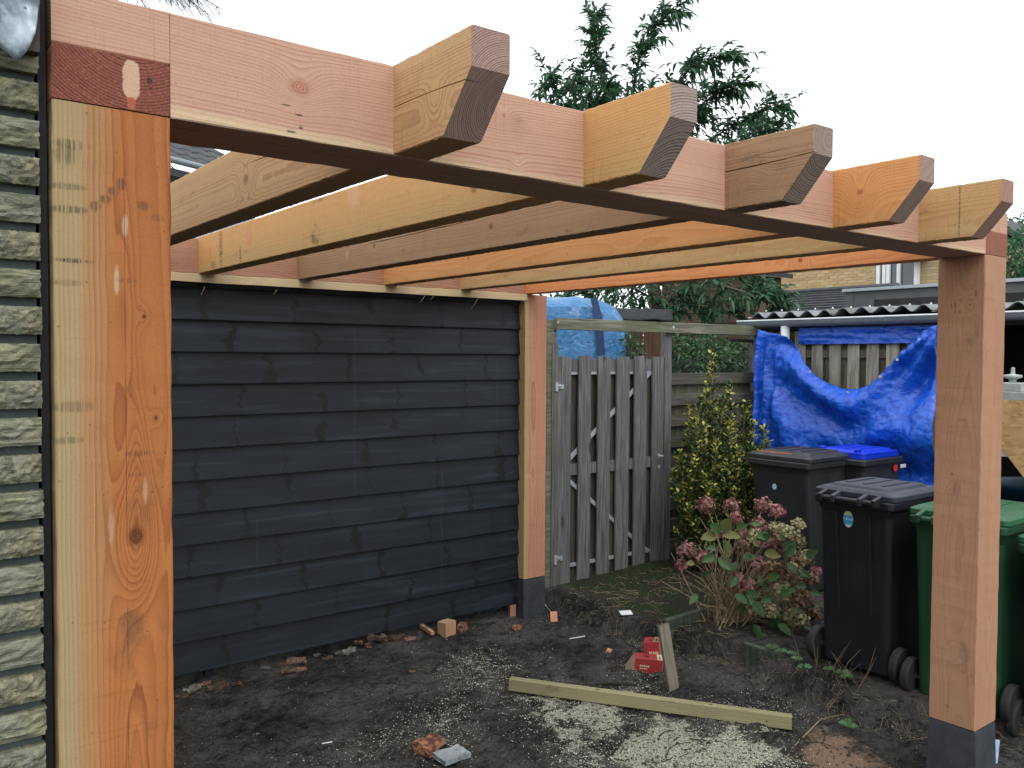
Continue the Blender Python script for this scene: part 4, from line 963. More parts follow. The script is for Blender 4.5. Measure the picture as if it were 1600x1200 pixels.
    mb = MB(); mb.tube([(.085, -h-.05, .10), (.085, h+.05, .10)], .011, 10); mb.build('axle', mdark, t, world=False)
    return t
b1 = make_bin('wheelie_bin', 'black wheelie bin with grey scuffed lid and oval blue sticker, in front', 4.19, .975, 0, .48, .55, 1.07, mk, mlk, 'flat')
b2 = make_bin('wheelie_bin', 'green wheelie bin next to the black one, half hidden by the right post', 4.19, .40, .03, .48, .55, 1.06, mgn, mgl, 'flat')
b3 = make_bin('wheelie_bin', 'green wheelie bin to the right of the post, cut by the frame edge', 4.22, -.12, -.02, .48, .55, 1.06, mgn, mgl, 'flat')
def front_bin(name, label, xf, yc, wd, dp, ht, a, b, style): return make_bin(name, label, xf+dp, yc, math.pi, wd, dp, ht, a, b, style)
b4 = front_bin('wheelie_bin', 'large dark grey wheelie bin with orange strip on its lid beside the bush', 5.22, 2.20, .54, .56, 1.06, mkg, mkg, 'flat')
b5 = front_bin('wheelie_bin', 'dark grey wheelie bin with a bright blue lid under the tarp', 5.70, 2.02, .48, .55, 1.06, mkg, mbl, 'inset')
def sticker(par, loc, u, v, rx, ry, mt, nm='sticker', n=20, off=None):
    c = Vector(loc); u = Vector(u).normalized(); v = Vector(v).normalized(); k = u.cross(v)*.0015
    if off is not None and k.dot(Vector(off)) < 0: k = -k
    mb = MB(); mb.loops([[c+u*rx*math.cos(2*math.pi*i/n)+v*ry*math.sin(2*math.pi*i/n)+e for i in range(n)] for e in (k*0, k)]); return mb.build(nm, mt, par)
g = G('bin_sticker'); z = g.sep(g.co())[2]; n = g.noise(g.co(), 90., 3.)
f = g.lin(z, .80, .90); c = g.mix(g.ss(z, .845, .85), (.62, .72, .75), (.06, .38, .68)); c = g.mix(g.ss(z, .895, .90), c, (.55, .60, .35)); c = g.mix(g.mul(g.ss(z, .888, .886), g.mul(g.ss(z, .870, .872), g.ss(n, .45, .55))), c, (.5, .75, .85)); mst = g.done(c, .4)
# surfaces: rear face of the black bin leans a little
P = onX(1325, 811, 4.20); sticker(b1, (4.19+.0125, P.y, P.z), (0, 1, 0), (-.033, 0, .61), .030, .048, mst, off=(-1, 0, 0))
msb = G('blue_white_sticker').done((.35, .55, .72), .4); P = onX(1212, 760, 5.22); sticker(b4, (5.205, P.y, P.z), (0, 1, 0), (0, 0, 1), .018, .022, msb, off=(-1, 0, 0))
mor = G('orange_strip_print').done((.75, .22, .10), .5)
zt4 = HZ(5.22+.56, 2.20)+1.06
mb = MB(); mb.box(5.27, 5.31, 2.12, 2.40, zt4-.018, zt4-.0135); mb.build('orange_strip', mor, b4)
P = onX(1399, 730, 6.0); ys = 2.02-.24+.008
mred = G('red_reflector').done((.55, .05, .02), .3); 
pq = onY(1399, 731, ys-.004); sticker(b5, (pq.x, ys-.004, pq.z), (1, 0, 0), (0, 0, 1), .030, .028, mred, 'reflector', off=(0, -1, 0))
pq = onY(1409, 728, ys-.004); mb = MB(); mb.box(pq.x-.02, pq.x+.06, ys-.006, ys-.0035, pq.z-.014, pq.z+.014); mb.build('sticker', mwht, b5)

# OSB panel and white boxes in the shed
g = G('osb_board'); o = g.co(); v1 = g.t.nodes.new('ShaderNodeTexVoronoi'); g.put(v1.inputs['Vector'], g.scale(o, (20., 24., 60.))); v1.inputs['Scale'].default_value = 1.
v2 = g.t.nodes.new('ShaderNodeTexVoronoi'); g.put(v2.inputs['Vector'], g.scale(o, (20., 60., 22.))); v2.inputs['Scale'].default_value = 1.
c = g.mix(g.sep(v1.outputs[1])[0], (.34, .20, .08), (.62, .42, .20)); c = g.mix(g.mul(g.sep(v2.outputs[1])[1], .6), c, (.50, .31, .13)); mosb = g.done(c, .6)
OX = 4.95
mb = MB(); pts = [onX(x, y, OX) for x, y in ((1540, 626), (1700, 624), (1700, 900), (1606, 755), (1566, 702), (1540, 670))]
mb.loops([[Vector((p.x+e, p.y, p.z)) for p in pts] for e in (0, .018)]); o = mb.build('osb_sheet', mosb, None); recenter(o, (OX, pts[4].y, pts[2].z)); tag(o, 'golden chipboard sheet with slanted edge, leaning at the right frame edge', 'board')
mb = MB(); p = onX(1566, 702, OX+.03); q = onX(1660, 722, OX+.03); mb.box(OX+.03, OX+.5, q.y, p.y+.1, q.z, p.z+.02); o = mb.build('white_shelf', mwht, None, bevel=.003); recenter(o, (OX+.2, p.y, q.z)); tag(o, 'white shelf board behind the chipboard sheet', 'board')
mb = MB(); a = onX(1570, 628, OX+.15); b = onX(1594, 612, OX+.15); c = onX(1660, 600, OX+.15)
mb.box(OX+.10, OX+.35, a.y-.35, a.y+.1, a.z-.12, b.z); mb.box(OX+.12, OX+.3, a.y-.10, a.y+.05, b.z, b.z+.05); mb.lathe([(.02, 0), (.02, .05), (.05, .06), (.05, .075), (.012, .08), (.01, .12)], 'Z', 16, Matrix.Translation((OX+.2, a.y-.02, b.z+.02)))
o = mb.build('white_machine', plain('pale_enamel', (.33, .37, .37), .4, .2, 12.), None, bevel=.005); recenter(o, (OX+.2, a.y, a.z-.12)); tag(o, 'white machine top standing behind the chipboard sheet in the dark shed', 'machine')
mb = MB(); rows = []
for j in range(16):
    rg = []
    for i in range(30):
        P = onX(1545+6*i, 745+5*j, 5.3); rg.append((5.3-.05*nz(P.y*4, P.z*5)-.02*nz(P.y*12, P.z*12)-.04*math.sin(j*.5), P.y, P.z))
    rows.append(rg)
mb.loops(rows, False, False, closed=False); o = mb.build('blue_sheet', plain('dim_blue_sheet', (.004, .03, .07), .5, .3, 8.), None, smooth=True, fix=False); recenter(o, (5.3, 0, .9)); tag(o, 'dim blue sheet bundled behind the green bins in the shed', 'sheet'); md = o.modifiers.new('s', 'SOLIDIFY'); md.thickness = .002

# ================================================================== plants
def leafmat(nm, dark, light, edge=None, ro=.45, trans=.25):
    g = G(nm); a = g.attr('shade'); o = g.co(); n = g.noise(o, 40., 3.)
    c = g.mix(g.cl(g.add(a, g.mul(g.sub(n, .5), .4))), dark, light)
    g.done(c, ro, spec=.4)
    tr = g.t.nodes.new('ShaderNodeBsdfTranslucent'); g.put(tr.inputs[0], g.mix(.4, c, light)); mx = g.t.nodes.new('ShaderNodeMixShader'); mx.inputs[0].default_value = trans
    g.t.links.new(g.b.outputs[0], mx.inputs[1]); g.t.links.new(tr.outputs[0], mx.inputs[2]); g.t.links.new(mx.outputs[0], g.out.inputs[0]); return g.m
def leaf(mb, p, d, n, L, Wd, bend=.25, shade=.5, fold=.25, seg=2):
    """pointed leaf from p along d, face normal n; drooping by bend"""
    d = d.normalized(); sd_ = d.cross(n)
    if sd_.length < 1e-4: sd_ = d.orthogonal()
    sd_.normalize(); n = sd_.cross(d).normalized(); mb.cc = shade
    prof = [(0, .0), (.28, .85), (.6, .8), (1., 0.)] if seg == 2 else [(0, 0), (.45, 1.), (1., 0.)]
    vs = []; fs = []; prev = None
    for t, w_ in prof:
        c = p+d*L*t-Vector((0, 0, 1))*bend*L*t*t
        if w_ == 0: vs.append(c); cur = (len(vs)-1,)
        else:
            vs += [c-sd_*Wd*.5*w_+n*fold*Wd*.5, c, c+sd_*Wd*.5*w_+n*fold*Wd*.5]; k = len(vs); cur = (k-3, k-2, k-1)
        if prev is not None:
            if len(prev) == 1: fs += [(prev[0], cur[1], cur[0]), (prev[0], cur[2], cur[1])]
            elif len(cur) == 1: fs += [(prev[0], prev[1], cur[0]), (prev[1], prev[2], cur[0])]
            else: fs += [(prev[0], prev[1], cur[1], cur[0]), (prev[1], prev[2], cur[2], cur[1])]
        prev = cur
    mb.add(vs, fs)
rnd = random.Random(11)
def rv(s=1.): return Vector((rnd.gauss(0, s), rnd.gauss(0, s), rnd.gauss(0, s)))
mbark = plain('grey_brown_bark', (.10, .085, .07), .9, .4, 30., .8)
# --- broadleaf tree
mlt = leafmat('tree_leaves', (.022, .075, .035), (.085, .20, .10), ro=.4, trans=.32)
tb = dep(1030, 560, 10.2)
tree = thing('tree', 'broadleaf tree with narrow drooping leaves rising behind the pergola and garden gate', 'tree', (tb.x, tb.y, .05))
tk = MB(); cr_ = MB()
TD = 10.2
def P3(px, py, dd=0): return dep(px, py, TD+dd)
trunk_pts = [Vector((tb.x, tb.y, -.1)), P3(1030, 540), P3(1028, 485, .05), P3(1012, 400, .1), P3(990, 300, .1), P3(975, 210, 0)]
tk.tube(trunk_pts, [.11, .10, .085, .07, .055, .04], 9)
leaders = [
 ([(1000, 350, 0), (972, 250, .2), (950, 170, .1), (938, 110, 0), (928, 60, 0), (930, 22, 0)], .030),
 ([(990, 300, .2), (985, 210, .4), (988, 140, .3), (1000, 85, .2), (1022, 40, .1), (1065, 6, 0)], .026),
 ([(990, 320, 0), (940, 240, -.3), (905, 190, -.4), (880, 160, -.4), (852, 108, -.3)], .02),
 ([(930, 240, -.4), (890, 215, -.5), (862, 190, -.5), (850, 150, -.5)], .012),
 ([(985, 290, -.1), (1020, 210, -.4), (1050, 150, -.5), (1068, 110, -.4), (1100, 92, -.4), (1155, 86, -.4)], .022),
 ([(1000, 270, .3), (1060, 200, .2), (1100, 160, .1), (1130, 140, 0), (1165, 128, 0)], .02),
 ([(1000, 330, .5), (1080, 250, .5), (1130, 205, .4), (1180, 180, .3), (1225, 160, .3)], .018),
 ([(1000, 350, -.4), (1070, 280, -.5), (1130, 240, -.5), (1180, 210, -.4), (1215, 195, -.4)], .018),
 ([(985, 300, .1), (965, 215, -.2), (958, 165, -.3), (950, 135, -.2)], .014),
 ([(990, 300, .2), (1005, 225, 0), (1012, 180, .1), (1018, 150, .1)], .014),
 ([(975, 280, .5), (940, 215, .3), (925, 175, .2), (922, 150, .2)], .014),
 ([(1000, 290, .3), (1045, 230, .1), (1070, 185, 0), (1095, 175, 0)], .014),
 ([(960, 260, .6), (930, 190, .7), (915, 140, .6), (905, 120, .5)], .014),
 ([(1010, 320, .8), (1040, 240, .8), (1060, 190, .6), (1085, 150, .5)], .014),
 ([(970, 250, -.7), (980, 200, -.8), (1000, 170, -.7), (1020, 160, -.7)], .014),
 ([(1026, 470, 0), (990, 450, -.2), (940, 448, -.4), (895, 462, -.5), (875, 478, -.5)], .022),
 ([(1024, 440, .2), (960, 430, .4), (905, 440, .5), (860, 430, .6)], .02),
 ([(1032, 500, 0), (1050, 460, -.2), (1100, 440, -.4), (1150, 452, -.5), (1200, 470, -.6), (1225, 482, -.6)], .03),
 ([(1020, 420, 0), (1080, 410, .0), (1140, 425, -.2), (1190, 440, -.3), (1222, 460, -.3)], .024),
 ([(1028, 480, .3), (1070, 478, .1), (1110, 480, -.2), (1150, 495, -.3)], .016),
 ([(1010, 400, .4), (960, 405, .6), (920, 400, .8), (880, 410, .8)], .02),
]
def twig(a, d, L, nl, LL, WW, r0=.006, droop=.25):
    p = a.copy(); d = d.normalized(); pts = [p.copy()]
    n = 5
    for i in range(n):
        d = (d+rv(.12)-Vector((0, 0, droop/n))).normalized(); p = p+d*L/n; pts.append(p.copy())
    tk.tube(pts, [r0*(1-.12*i) for i in range(n+1)], 3, False)
    for i in range(nl):
        t = (i+.5)/nl; k = min(int(t*n), n-1); q = pts[k].lerp(pts[k+1], t*n-k)
        ax = (pts[k+1]-pts[k]).normalized(); sdv = ax.cross(Vector((0, 0, 1)))+rv(.25); sdv.normalize(); s = 1 if i % 2 else -1
        dd = (ax*.75+sdv*s*.85+Vector((0, 0, .1))+rv(.12)).normalized()
        leaf(cr_, q, dd, Vector((0, 0, 1))+rv(.35), LL*rnd.uniform(.7, 1.15), WW*rnd.uniform(.8, 1.15), rnd.uniform(.2, .7), rnd.random()*rnd.random()*1.1+.08)
    leaf(cr_, pts[-1], d-Vector((0, 0, .3)), Vector((0, 0, 1)), LL, WW, .4, rnd.random()*.7)
for pts, r0 in leaders:
    q = [P3(*p) for p in pts]; n = len(q); tk.tube(q, [r0*.6*(1-.85*i/(n-1))+.003 for i in range(n)], 5)
    low = pts[-1][1] > 380
    tot = sum((q[i+1]-q[i]).length for i in range(n-1)); cnt_ = int(tot/(.030 if not low else .036))
    for k in range(cnt_):
        t = (k+rnd.random())/cnt_; f = t*(n-1); i = min(int(f), n-2); a = q[i].lerp(q[i+1], f-i); ax = (q[i+1]-q[i]).normalized()
        if t < .12 and not low: continue
        d = ax*.55+rv(.6)+Vector((0, 0, .15)); sc_ = 1-.45*t
        twig(a, d, rnd.uniform(.22, .42)*sc_, rnd.randint(9, 13), .135, .043)
    twig(q[-1], q[-1]-q[-2], .25, 10, .11, .032)
tk.build('trunk', mbark, tree, smooth=True); o = cr_.build('crown', mlt, tree, fix=False); o['kind'] = 'stuff'
# --- fir with hanging sprays at the top left
ft = dep(180, 560, 11.5); fir = thing('fir_tree', 'fir tree whose drooping dark sprays hang above the front beam at the upper left', 'tree', (ft.x, ft.y, 0))
tk = MB(); tk.tube([Vector((ft.x, ft.y, 0)), Vector((ft.x, ft.y, 4)), Vector((ft.x, ft.y, 8.6))], [.16, .12, .04], 8)
nd = MB()
def spray(a, b, r_=.012, n=9):
    tk.tube([a, (a+b)/2+Vector((0, 0, .08)), b], [r_, r_*.7, r_*.35], 4); L = (b-a).length
    for i in range(n):
        t = .25+.75*i/n; p = a.lerp(b, t)+Vector((0, 0, .08*4*t*(1-t)*.5)); s = 1 if i % 2 else -1
        ax = (b-a).normalized(); sd_ = ax.cross(Vector((0, 0, 1))).normalized(); d = (ax*.8+sd_*s*.7+Vector((0, 0, -.35))+rv(.1)).normalized(); l = .30*(1.2-t*.7)*rnd.uniform(.8, 1.2)
        q = p+d*l-Vector((0, 0, .04)); tk.tube([p, q], .004, 3, False)
        m = int(l/.009)
        for k in range(m):
            c = p.lerp(q, k/m); e = (rv(.7)+d*.8).normalized()*.022; w_ = d.cross(e).normalized()*.0022; nd.cc = rnd.random()
            nd.add([c-w_, c+w_, c+e], [(0, 1, 2)])
            if k % 6 == 5:
                d2 = (d*.7+rv(.5)+Vector((0, 0, -.2))).normalized()
                for kk in range(8):
                    c2 = c+d2*.012*kk; e = (rv(.7)+d2*.8).normalized()*.02; w_ = d2.cross(e).normalized()*.0022; nd.add([c2-w_, c2+w_, c2+e], [(0, 1, 2)])
for (px, py, dd) in ((345, 14, 0), (330, 26, .2), (318, 8, .4), (300, 2, -.3), (290, 12, .1), (350, -20, .2), (270, 0, 0), (255, -6, -.2), (338, -50, 0), (300, -70, .3), (360, -90, 0)):
    b = dep(px, py, 11.2+dd); a = Vector((ft.x, ft.y, b.z+.55))+ (b-Vector((ft.x, ft.y, b.z)))*.25; spray(a, b, .014, 12)
for k in range(26):
    an = k*2.4; z = 3.6+k*.19; b = Vector((ft.x+math.cos(an)*(1.3-.03*k), ft.y+abs(math.sin(an))*(1.3-.03*k), z)); spray(Vector((ft.x, ft.y, z+.4)), b, .014, 7)
tk.build('trunk', mbark, fir); o = nd.build('needles', leafmat('fir_needles', (.008, .022, .012), (.02, .05, .025), ro=.6, trans=.05), fir, fix=False); o['kind'] = 'stuff'
# --- variegated euonymus
sb0 = onZ(1118, 860, .1); sb0 = Vector((5.35, 2.92, .1))
eu = thing('variegated_shrub', 'upright evergreen shrub with small yellow edged leaves in front of the slatted fence', 'shrub', sb0)
st_ = MB(); lv = MB()
meu = G('variegated_leaves'); a = meu.attr('shade'); o = meu.co(); n = meu.noise(o, 70., 2.)
c = meu.mix(meu.ss(meu.add(a, meu.mul(meu.sub(n, .5), .9)), .40, .88), (.02, .055, .012), (.40, .40, .07)); c = meu.mix(meu.ss(a, .15, 0.), c, (.012, .05, .02)); meu = meu.done(c, .4, spec=.4)
tops = [(1112, 552, 0), (1108, 590, .1), (1140, 596, 0), (1128, 620, -.1), (1078, 632, .1), (1085, 655, -.1), (1165, 628, .1), (1180, 660, 0), (1196, 668, .1), (1060, 705, 0), (1050, 735, -.1), (1062, 770, -.2), (1190, 700, 0), (1178, 735, -.15), (1145, 650, -.2), (1100, 665, -.25), (1120, 690, -.3), (1155, 700, -.3), (1085, 720, -.3), (1075, 790, -.3), (1150, 765, -.35), (1115, 760, -.35), (1180, 770, -.2), (1130, 640, .2), (1095, 620, .15), (1155, 665, .25), (1070, 675, .2), (1200, 690, .2), (1140, 720, -.35), (1100, 740, -.35), (1085, 815, -.3), (1165, 800, -.3), (1055, 830, -.2)]
dS = (sb0-CAM).dot(fw)
for (px, py, dd) in tops:
    b = dep(px, py, dS+dd); a = sb0+Vector((rnd.uniform(-.15, .15), rnd.uniform(-.15, .15), .1)); m_ = a.lerp(b, .5)+rv(.03)+ (b-sb0)*.12*Vector((1, 1, 0)).length*0; m_.x += (b.x-a.x)*.2; m_.y += (b.y-a.y)*.2
    pts = [a.lerp(m_, t/4) for t in range(4)]+[m_.lerp(b, t/4) for t in range(5)]; st_.tube(pts, [.008-.0007*i for i in range(9)], 4, False)
    L = (b-a).length
    for k in range(int(L/.013)):
        t = 1-(k*.013/L)
        if t < .12: break
        f = t*8; i = min(int(f), 7); q = pts[i].lerp(pts[i+1], f-i); ax = (pts[i+1]-pts[i]).normalized()
        rad = min(.13, .02+.13*(1-t)*L)
        for r2 in range(3 if t > .8 else 5):
            d = rv(1).normalized(); d = (d-ax*d.dot(ax)).normalized(); c0_ = q+d*rad*rnd.random()
            dd_ = (d*.8+ax*.5+Vector((0, 0, .3))+rv(.3)).normalized()
            sh = rnd.random()*.75+.1+(.25 if t > .85 else 0)
            if rnd.random() < .25: sh = rnd.random()*.2
            leaf(lv, c0_, dd_, Vector((0, 0, 1))+rv(.5)-rt*0, rnd.uniform(.034, .052), rnd.uniform(.020, .030), .1, sh, .35)
st_.build('stem', mbark, eu); o = lv.build('leaves', meu, eu, fix=False); o['kind'] = 'stuff'
print('leaf faces', len(lv.f), len(cr_.f))
# --- hydrangea
hb = Vector((4.42, 2.0, .11)); dH = (hb-CAM).dot(fw)
hy = thing('hydrangea', 'hydrangea bush with bare straw stems and faded pink and beige flower heads', 'shrub', hb)
mstem = plain('straw_stems', (.30, .23, .14), .8, .35, 40., .3)
mpet = []
for nm, c1, c2 in (('dusty_pink_petals', (.15, .065, .06), (.38, .21, .19)), ('bright_pink_petals', (.20, .07, .075), (.44, .21, .21)), ('faded_green_beige_petals', (.17, .17, .085), (.42, .38, .22)), ('brown_petals', (.13, .075, .05), (.32, .21, .14))):
    g = G(nm); a = g.attr('shade'); n = g.noise(g.co(), 90., 2.); mpet.append(g.done(g.mix(g.cl(g.add(a, g.mul(g.sub(n, .5), .5))), c1, c2), .75, spec=.2))
def head(px, py, dd, rr, mi):
    rr *= 1.3
    c = dep(px, py, dH+dd); mb = MB()
    for k in range(int(150*(rr/.065)**2)):
        d = rv(1).normalized()
        if d.z < -.55: continue
        p = c+d*rr*rnd.uniform(.72, 1.05)*(.85+.25*nz(d.x*3+px, d.y*3, d.z*3)+.1); n = (d+rv(.35)).normalized(); u = n.orthogonal().normalized(); v = n.cross(u); an = rnd.random()*3; mb.cc = rnd.random()
        for q in range(4):
            a = an+q*math.pi/2; e = u*math.cos(a)+v*math.sin(a); f = u*math.cos(a+.75)+v*math.sin(a+.75); s = .012*rnd.uniform(.8, 1.2)
            h = u*math.cos(a-.75)+v*math.sin(a-.75)
            mb.add([p, p+h*s*.85+n*.002, p+e*s*1.25+n*.005*rnd.uniform(-1, 1), p+f*s*.85+n*.002], [(0, 1, 2, 3)])
    mb.build('flower_head', mpet[mi], hy, fix=False); return c
heads = [(1103, 790, 0, .050, 0), (1073, 862, -.05, .050, 0), (1098, 872, -.1, .042, 0), (1066, 884, 0, .038, 1), (1143, 792, .1, .048, 0), (1150, 812, 0, .042, 1), (1193, 792, .15, .05, 0), (1215, 800, .1, .045, 1), (1186, 822, .05, .05, 0), (1160, 858, -.05, .05, 3),
         (1215, 828, 0, .05, 2), (1242, 846, .05, .055, 2), (1196, 850, -.1, .045, 0), (1225, 862, -.1, .05, 3), (1258, 872, 0, .05, 2), (1240, 895, -.15, .055, 2), (1268, 905, .05, .045, 3), (1205, 888, -.2, .05, 3), (1180, 880, -.15, .045, 0), (1222, 925, -.25, .055, 2), (1252, 935, -.1, .055, 3), (1270, 958, 0, .045, 3), (1205, 955, -.3, .045, 2), (1238, 965, -.2, .05, 2), (1275, 893, .1, .03, 1), (1130, 880, .1, .04, 3), (1252, 995, -.1, .045, 3), (1180, 915, .1, .045, 3), (1120, 835, .15, .04, 3), (1228, 990, -.1, .04, 2)]
rh = random.Random(5)
for k in range(34):
    an = rh.random()*6.28; q = rh.random()**.5; heads.append((1208+66*q*math.cos(an), 898+98*q*math.sin(an), rh.uniform(-.25, .2), rh.uniform(.028, .045), rh.choice([0, 2, 2, 3, 3])))
stm = MB()
for (px, py, dd, rr, mi) in heads:
    c = head(px, py, dd, rr, mi); a = hb+Vector((rnd.uniform(-.10, .10), rnd.uniform(-.10, .10), 0)); m_ = a.lerp(c, .55)+Vector((0, 0, .06))+rv(.03)
    stm.tube([a, a.lerp(m_, .5)+rv(.015), m_, m_.lerp(c, .6)+rv(.01), c], [.005, .0048, .0042, .0035, .003], 5)
for k in range(58):
    an = rnd.random()*6.28; sp = rnd.uniform(.08, .48); hgt = rnd.uniform(.25, .72)*(1-sp*.5); a = hb+Vector((rnd.gauss(0, .07), rnd.gauss(0, .07), -.02)); b = hb+Vector((math.cos(an)*sp, math.sin(an)*sp, hgt)); m_ = a.lerp(b, .5)+rv(.03)+Vector((0, 0, .05))
    stm.tube([a, m_, b], [.0048, .0038, .0025], 4)
    if rnd.random() < .6: e = b+rv(.07)+Vector((0, 0, .05)); stm.tube([m_.lerp(b, .4), e], [.003, .0018], 3)
o = stm.build('stems', mstem, hy); o['kind'] = 'stuff'
mhl = leafmat('hydrangea_leaves', (.02, .075, .02), (.075, .17, .055), trans=.2, ro=.5); mhl2 = leafmat('yellowing_hydrangea_leaves', (.09, .11, .03), (.20, .20, .07), ro=.5)
def bigleaf(par, mt, p, d, n, L, Wd, bend, nm='leaf'):
    d = d.normalized(); sd_ = d.cross(n).normalized(); n = sd_.cross(d).normalized(); mb = MB(); mb.cc = rnd.uniform(.15, .9); rows = []
    for i in range(8):
        t = i/7; w_ = Wd*.5*(math.sin(math.pi*min(1, t**.8*1.0))**.75+.01) if 0 < t < 1 else .002; c = p+d*L*t-Vector((0, 0, bend*L*t*t))
        rows.append([c-sd_*w_+n*.22*w_*1.3+n*.004*math.sin(t*30), c-sd_*w_*.5+n*.11*w_, c, c+sd_*w_*.5+n*.11*w_, c+sd_*w_+n*.22*w_*1.3-n*.004*math.sin(t*30)])
    mb.loops(rows, False, False, closed=False); return mb.build(nm, mt, par, fix=False, smooth=True)
for (px, py, dd, ax_, ay, L) in [(1208+62*math.cos(k*2.4)*(k/30)**.5, 905+95*math.sin(k*2.4)*(k/30)**.5, -.3+.2*(k % 3)*.5, math.cos(k*1.9), math.sin(k*2.7)*.7, .07+.012*(k % 4)) for k in range(1, 31)]+[(1128, 830, -.35, .35, .8, .13), (1125, 832, -.35, -.6, .6, .12), (1120, 838, -.36, -1., .1, .12), (1130, 836, -.36, .9, .1, .11), (1135, 845, -.3, 0, -.7, .10), (1117, 868, -.3, -.9, -.2, .10), (1122, 872, -.3, .7, -.5, .10), (1120, 858, -.3, -.7, .2, .09), (1175, 940, -.3, .6, -.6, .11), (1165, 930, -.3, .8, .3, .10), (1178, 975, -.3, .3, -.8, .10), (1200, 905, -.35, .5, .4, .09), (1090, 930, -.2, -.6, -.4, .08), (1160, 870, -.25, .8, .2, .09), (1215, 975, -.3, .5, -.3, .10), (1190, 845, -.3, .3, .5, .09), (1150, 825, -.2, .6, .4, .09), (1230, 880, -.3, .3, -.3, .08), (1085, 880, -.2, -.7, .1, .07), (1265, 925, -.15, .6, 0, .08), (1245, 950, -.25, -.6, -.4, .08), (1210, 1000, -.25, .6, -.5, .09), (1190, 1010, -.2, -.5, -.6, .08), (1225, 845, -.2, -.4, .5, .08), (1255, 975, -.2, .5, -.2, .08), (1150, 900, -.3, -.4, -.5, .08), (1100, 900, -.15, .4, .5, .07), (1205, 935, -.35, -.7, 0, .09)]:
    p = dep(px, py, dH+dd); bigleaf(hy, mhl if rnd.random() < .75 else mhl2, p, ex*ax_+Vector((0, 0, ay))-ey*.35, Vector((0, 0, .6))-ey*.8+rv(.2), L, L*.58, .15)
# --- bramble along the bank in front of the bins
br = thing('bramble', 'low bramble with thin bare shoots and scattered leaves on the soil bank before the bins', 'plant', onZ(1300, 1050, .1))
mbrl = leafmat('bramble_leaves', (.02, .06, .018), (.08, .19, .06), trans=.15); stm = MB()
def H3(px, py, dz=0.):
    P = onZ(px, py, .1)
    for _ in range(3): P = onZ(px, py, HZ(P.x, P.y)+dz)
    return P
for (x0, y0, x1, y1, hh) in ((1312, 1080, 1355, 1030, .05), (1355, 1030, 1385, 1032, .10), (1355, 1030, 1330, 1002, .12), (1300, 1060, 1322, 1010, .18), (1285, 1050, 1270, 1000, .14), (1340, 1078, 1368, 1012, .16), (1250, 1040, 1235, 1008, .08), (1310, 1070, 1345, 1015, .2), (1325, 1075, 1300, 1020, .16), (1355, 1045, 1395, 1015, .16)):
    a = H3(x0, y0); d_ = (a-CAM).dot(fw); b = dep(x1, y1, d_+.05); stm.tube([a, a.lerp(b, .5)+rv(.015)+Vector((0, 0, .01)), b], [.0026, .002, .0012], 4)
for k in range(14):
    px = rnd.uniform(1215, 1370); a = H3(px, 1040+(px-1215)*.26+rnd.uniform(-6, 14)); b = a+Vector((rnd.uniform(-.12, .12), rnd.uniform(-.12, .12), rnd.uniform(.04, .2))); stm.tube([a, a.lerp(b, .5)+rv(.01), b], [.002, .0016, .001], 3)
o = stm.build('shoots', plain('brown_shoots', (.12, .085, .055), .8, .3, 40.), br); o['kind'] = 'stuff'
for (px, py, sz, lt) in [(1208, 1012, .05, 0), (1222, 1018, .045, 0), (1238, 1022, .045, 0), (1205, 1022, .04, 0), (1230, 1034, .04, 0), (1258, 1043, .05, 1), (1262, 1052, .04, 1), (1318, 1014, .055, 1), (1326, 1020, .045, 0), (1318, 1052, .05, 1), (1324, 1058, .045, 1), (1300, 1062, .045, 0), (1285, 1058, .04, 0), (1308, 1072, .045, 0), (1332, 1082, .04, 0), (1296, 1046, .04, 0), (1362, 1000, .035, 0), (1392, 1018, .035, 0), (1322, 1131, .04, 0), (1330, 1135, .035, 0), (1326, 1127, .03, 0), (1213, 1030, .04, 0), (1245, 1030, .04, 0)]:
    g_ = H3(px, py+12); p = dep(px, py, (g_-CAM).dot(fw))
    for q in range(3):
        an = q*2.1+rnd.random(); d = ex*math.cos(an)+ey*math.sin(an)*.6+Vector((0, 0, .35)); lf = bigleaf(br, mbrl, p, d, Vector((0, 0, 1))-ey*.6, sz, sz*.7, .3)
# --- clump of foliage behind the fence opening and at the far right
def bush(nm, label, c, rx, rz_, n, mt, L=.06, Wd=.03, cat='shrub'):
    t = thing(nm, label, cat, (c.x, c.y, 0)); st = MB(); mb = MB()
    for k in range(14):
        d = rv(1).normalized(); d.z = abs(d.z); st.tube([Vector((c.x, c.y, 0)), Vector((c.x, c.y, c.z*.5))+d*.1, c+Vector((d.x*rx, d.y*rx, d.z*rz_))*.8], [.02, .012, .004], 4)
    for k in range(n):
        d = rv(1).normalized(); r_ = rnd.random()**.4*(1+.25*nz(d.x*3, d.y*3, d.z*3+c.x)); p = c+Vector((d.x*rx*r_, d.y*rx*r_, d.z*rz_*r_)); leaf(mb, p, d+rv(.6), Vector((0, 0, 1))+rv(.5), L*rnd.uniform(.7, 1.2), Wd, .2, rnd.random()*.9)
    st.build('stem', mbark, t); o = mb.build('foliage', mt, t, fix=False); o['kind'] = 'stuff'
mivy = leafmat('ivy_leaves', (.02, .07, .025), (.10, .22, .09), trans=.15)
bush('ivy_bush', 'leafy green bush seen through the opening above the slatted fence', dep(1090, 560, 9.6), .42, .32, 1500, mivy)
bush('ivy_bush', 'second paler bush seen right of the first through the fence opening', dep(1135, 562, 9.9), .35, .24, 900, mivy)
bush('garden_bush', 'small green bush behind the right end of the garden gate', dep(985, 545, 8.4), .12, .14, 160, mivy)
bush('far_tree', 'green treetop beside the far gable at the right frame edge', dep(1602, 405, 14), .55, .5, 1600, mlt, .11, .045, 'tree')
bush('far_tree', 'distant tree crown above the gable roof at the right frame edge', dep(1590, 366, 30), .9, .6, 1200, mlt, .16, .07, 'tree')
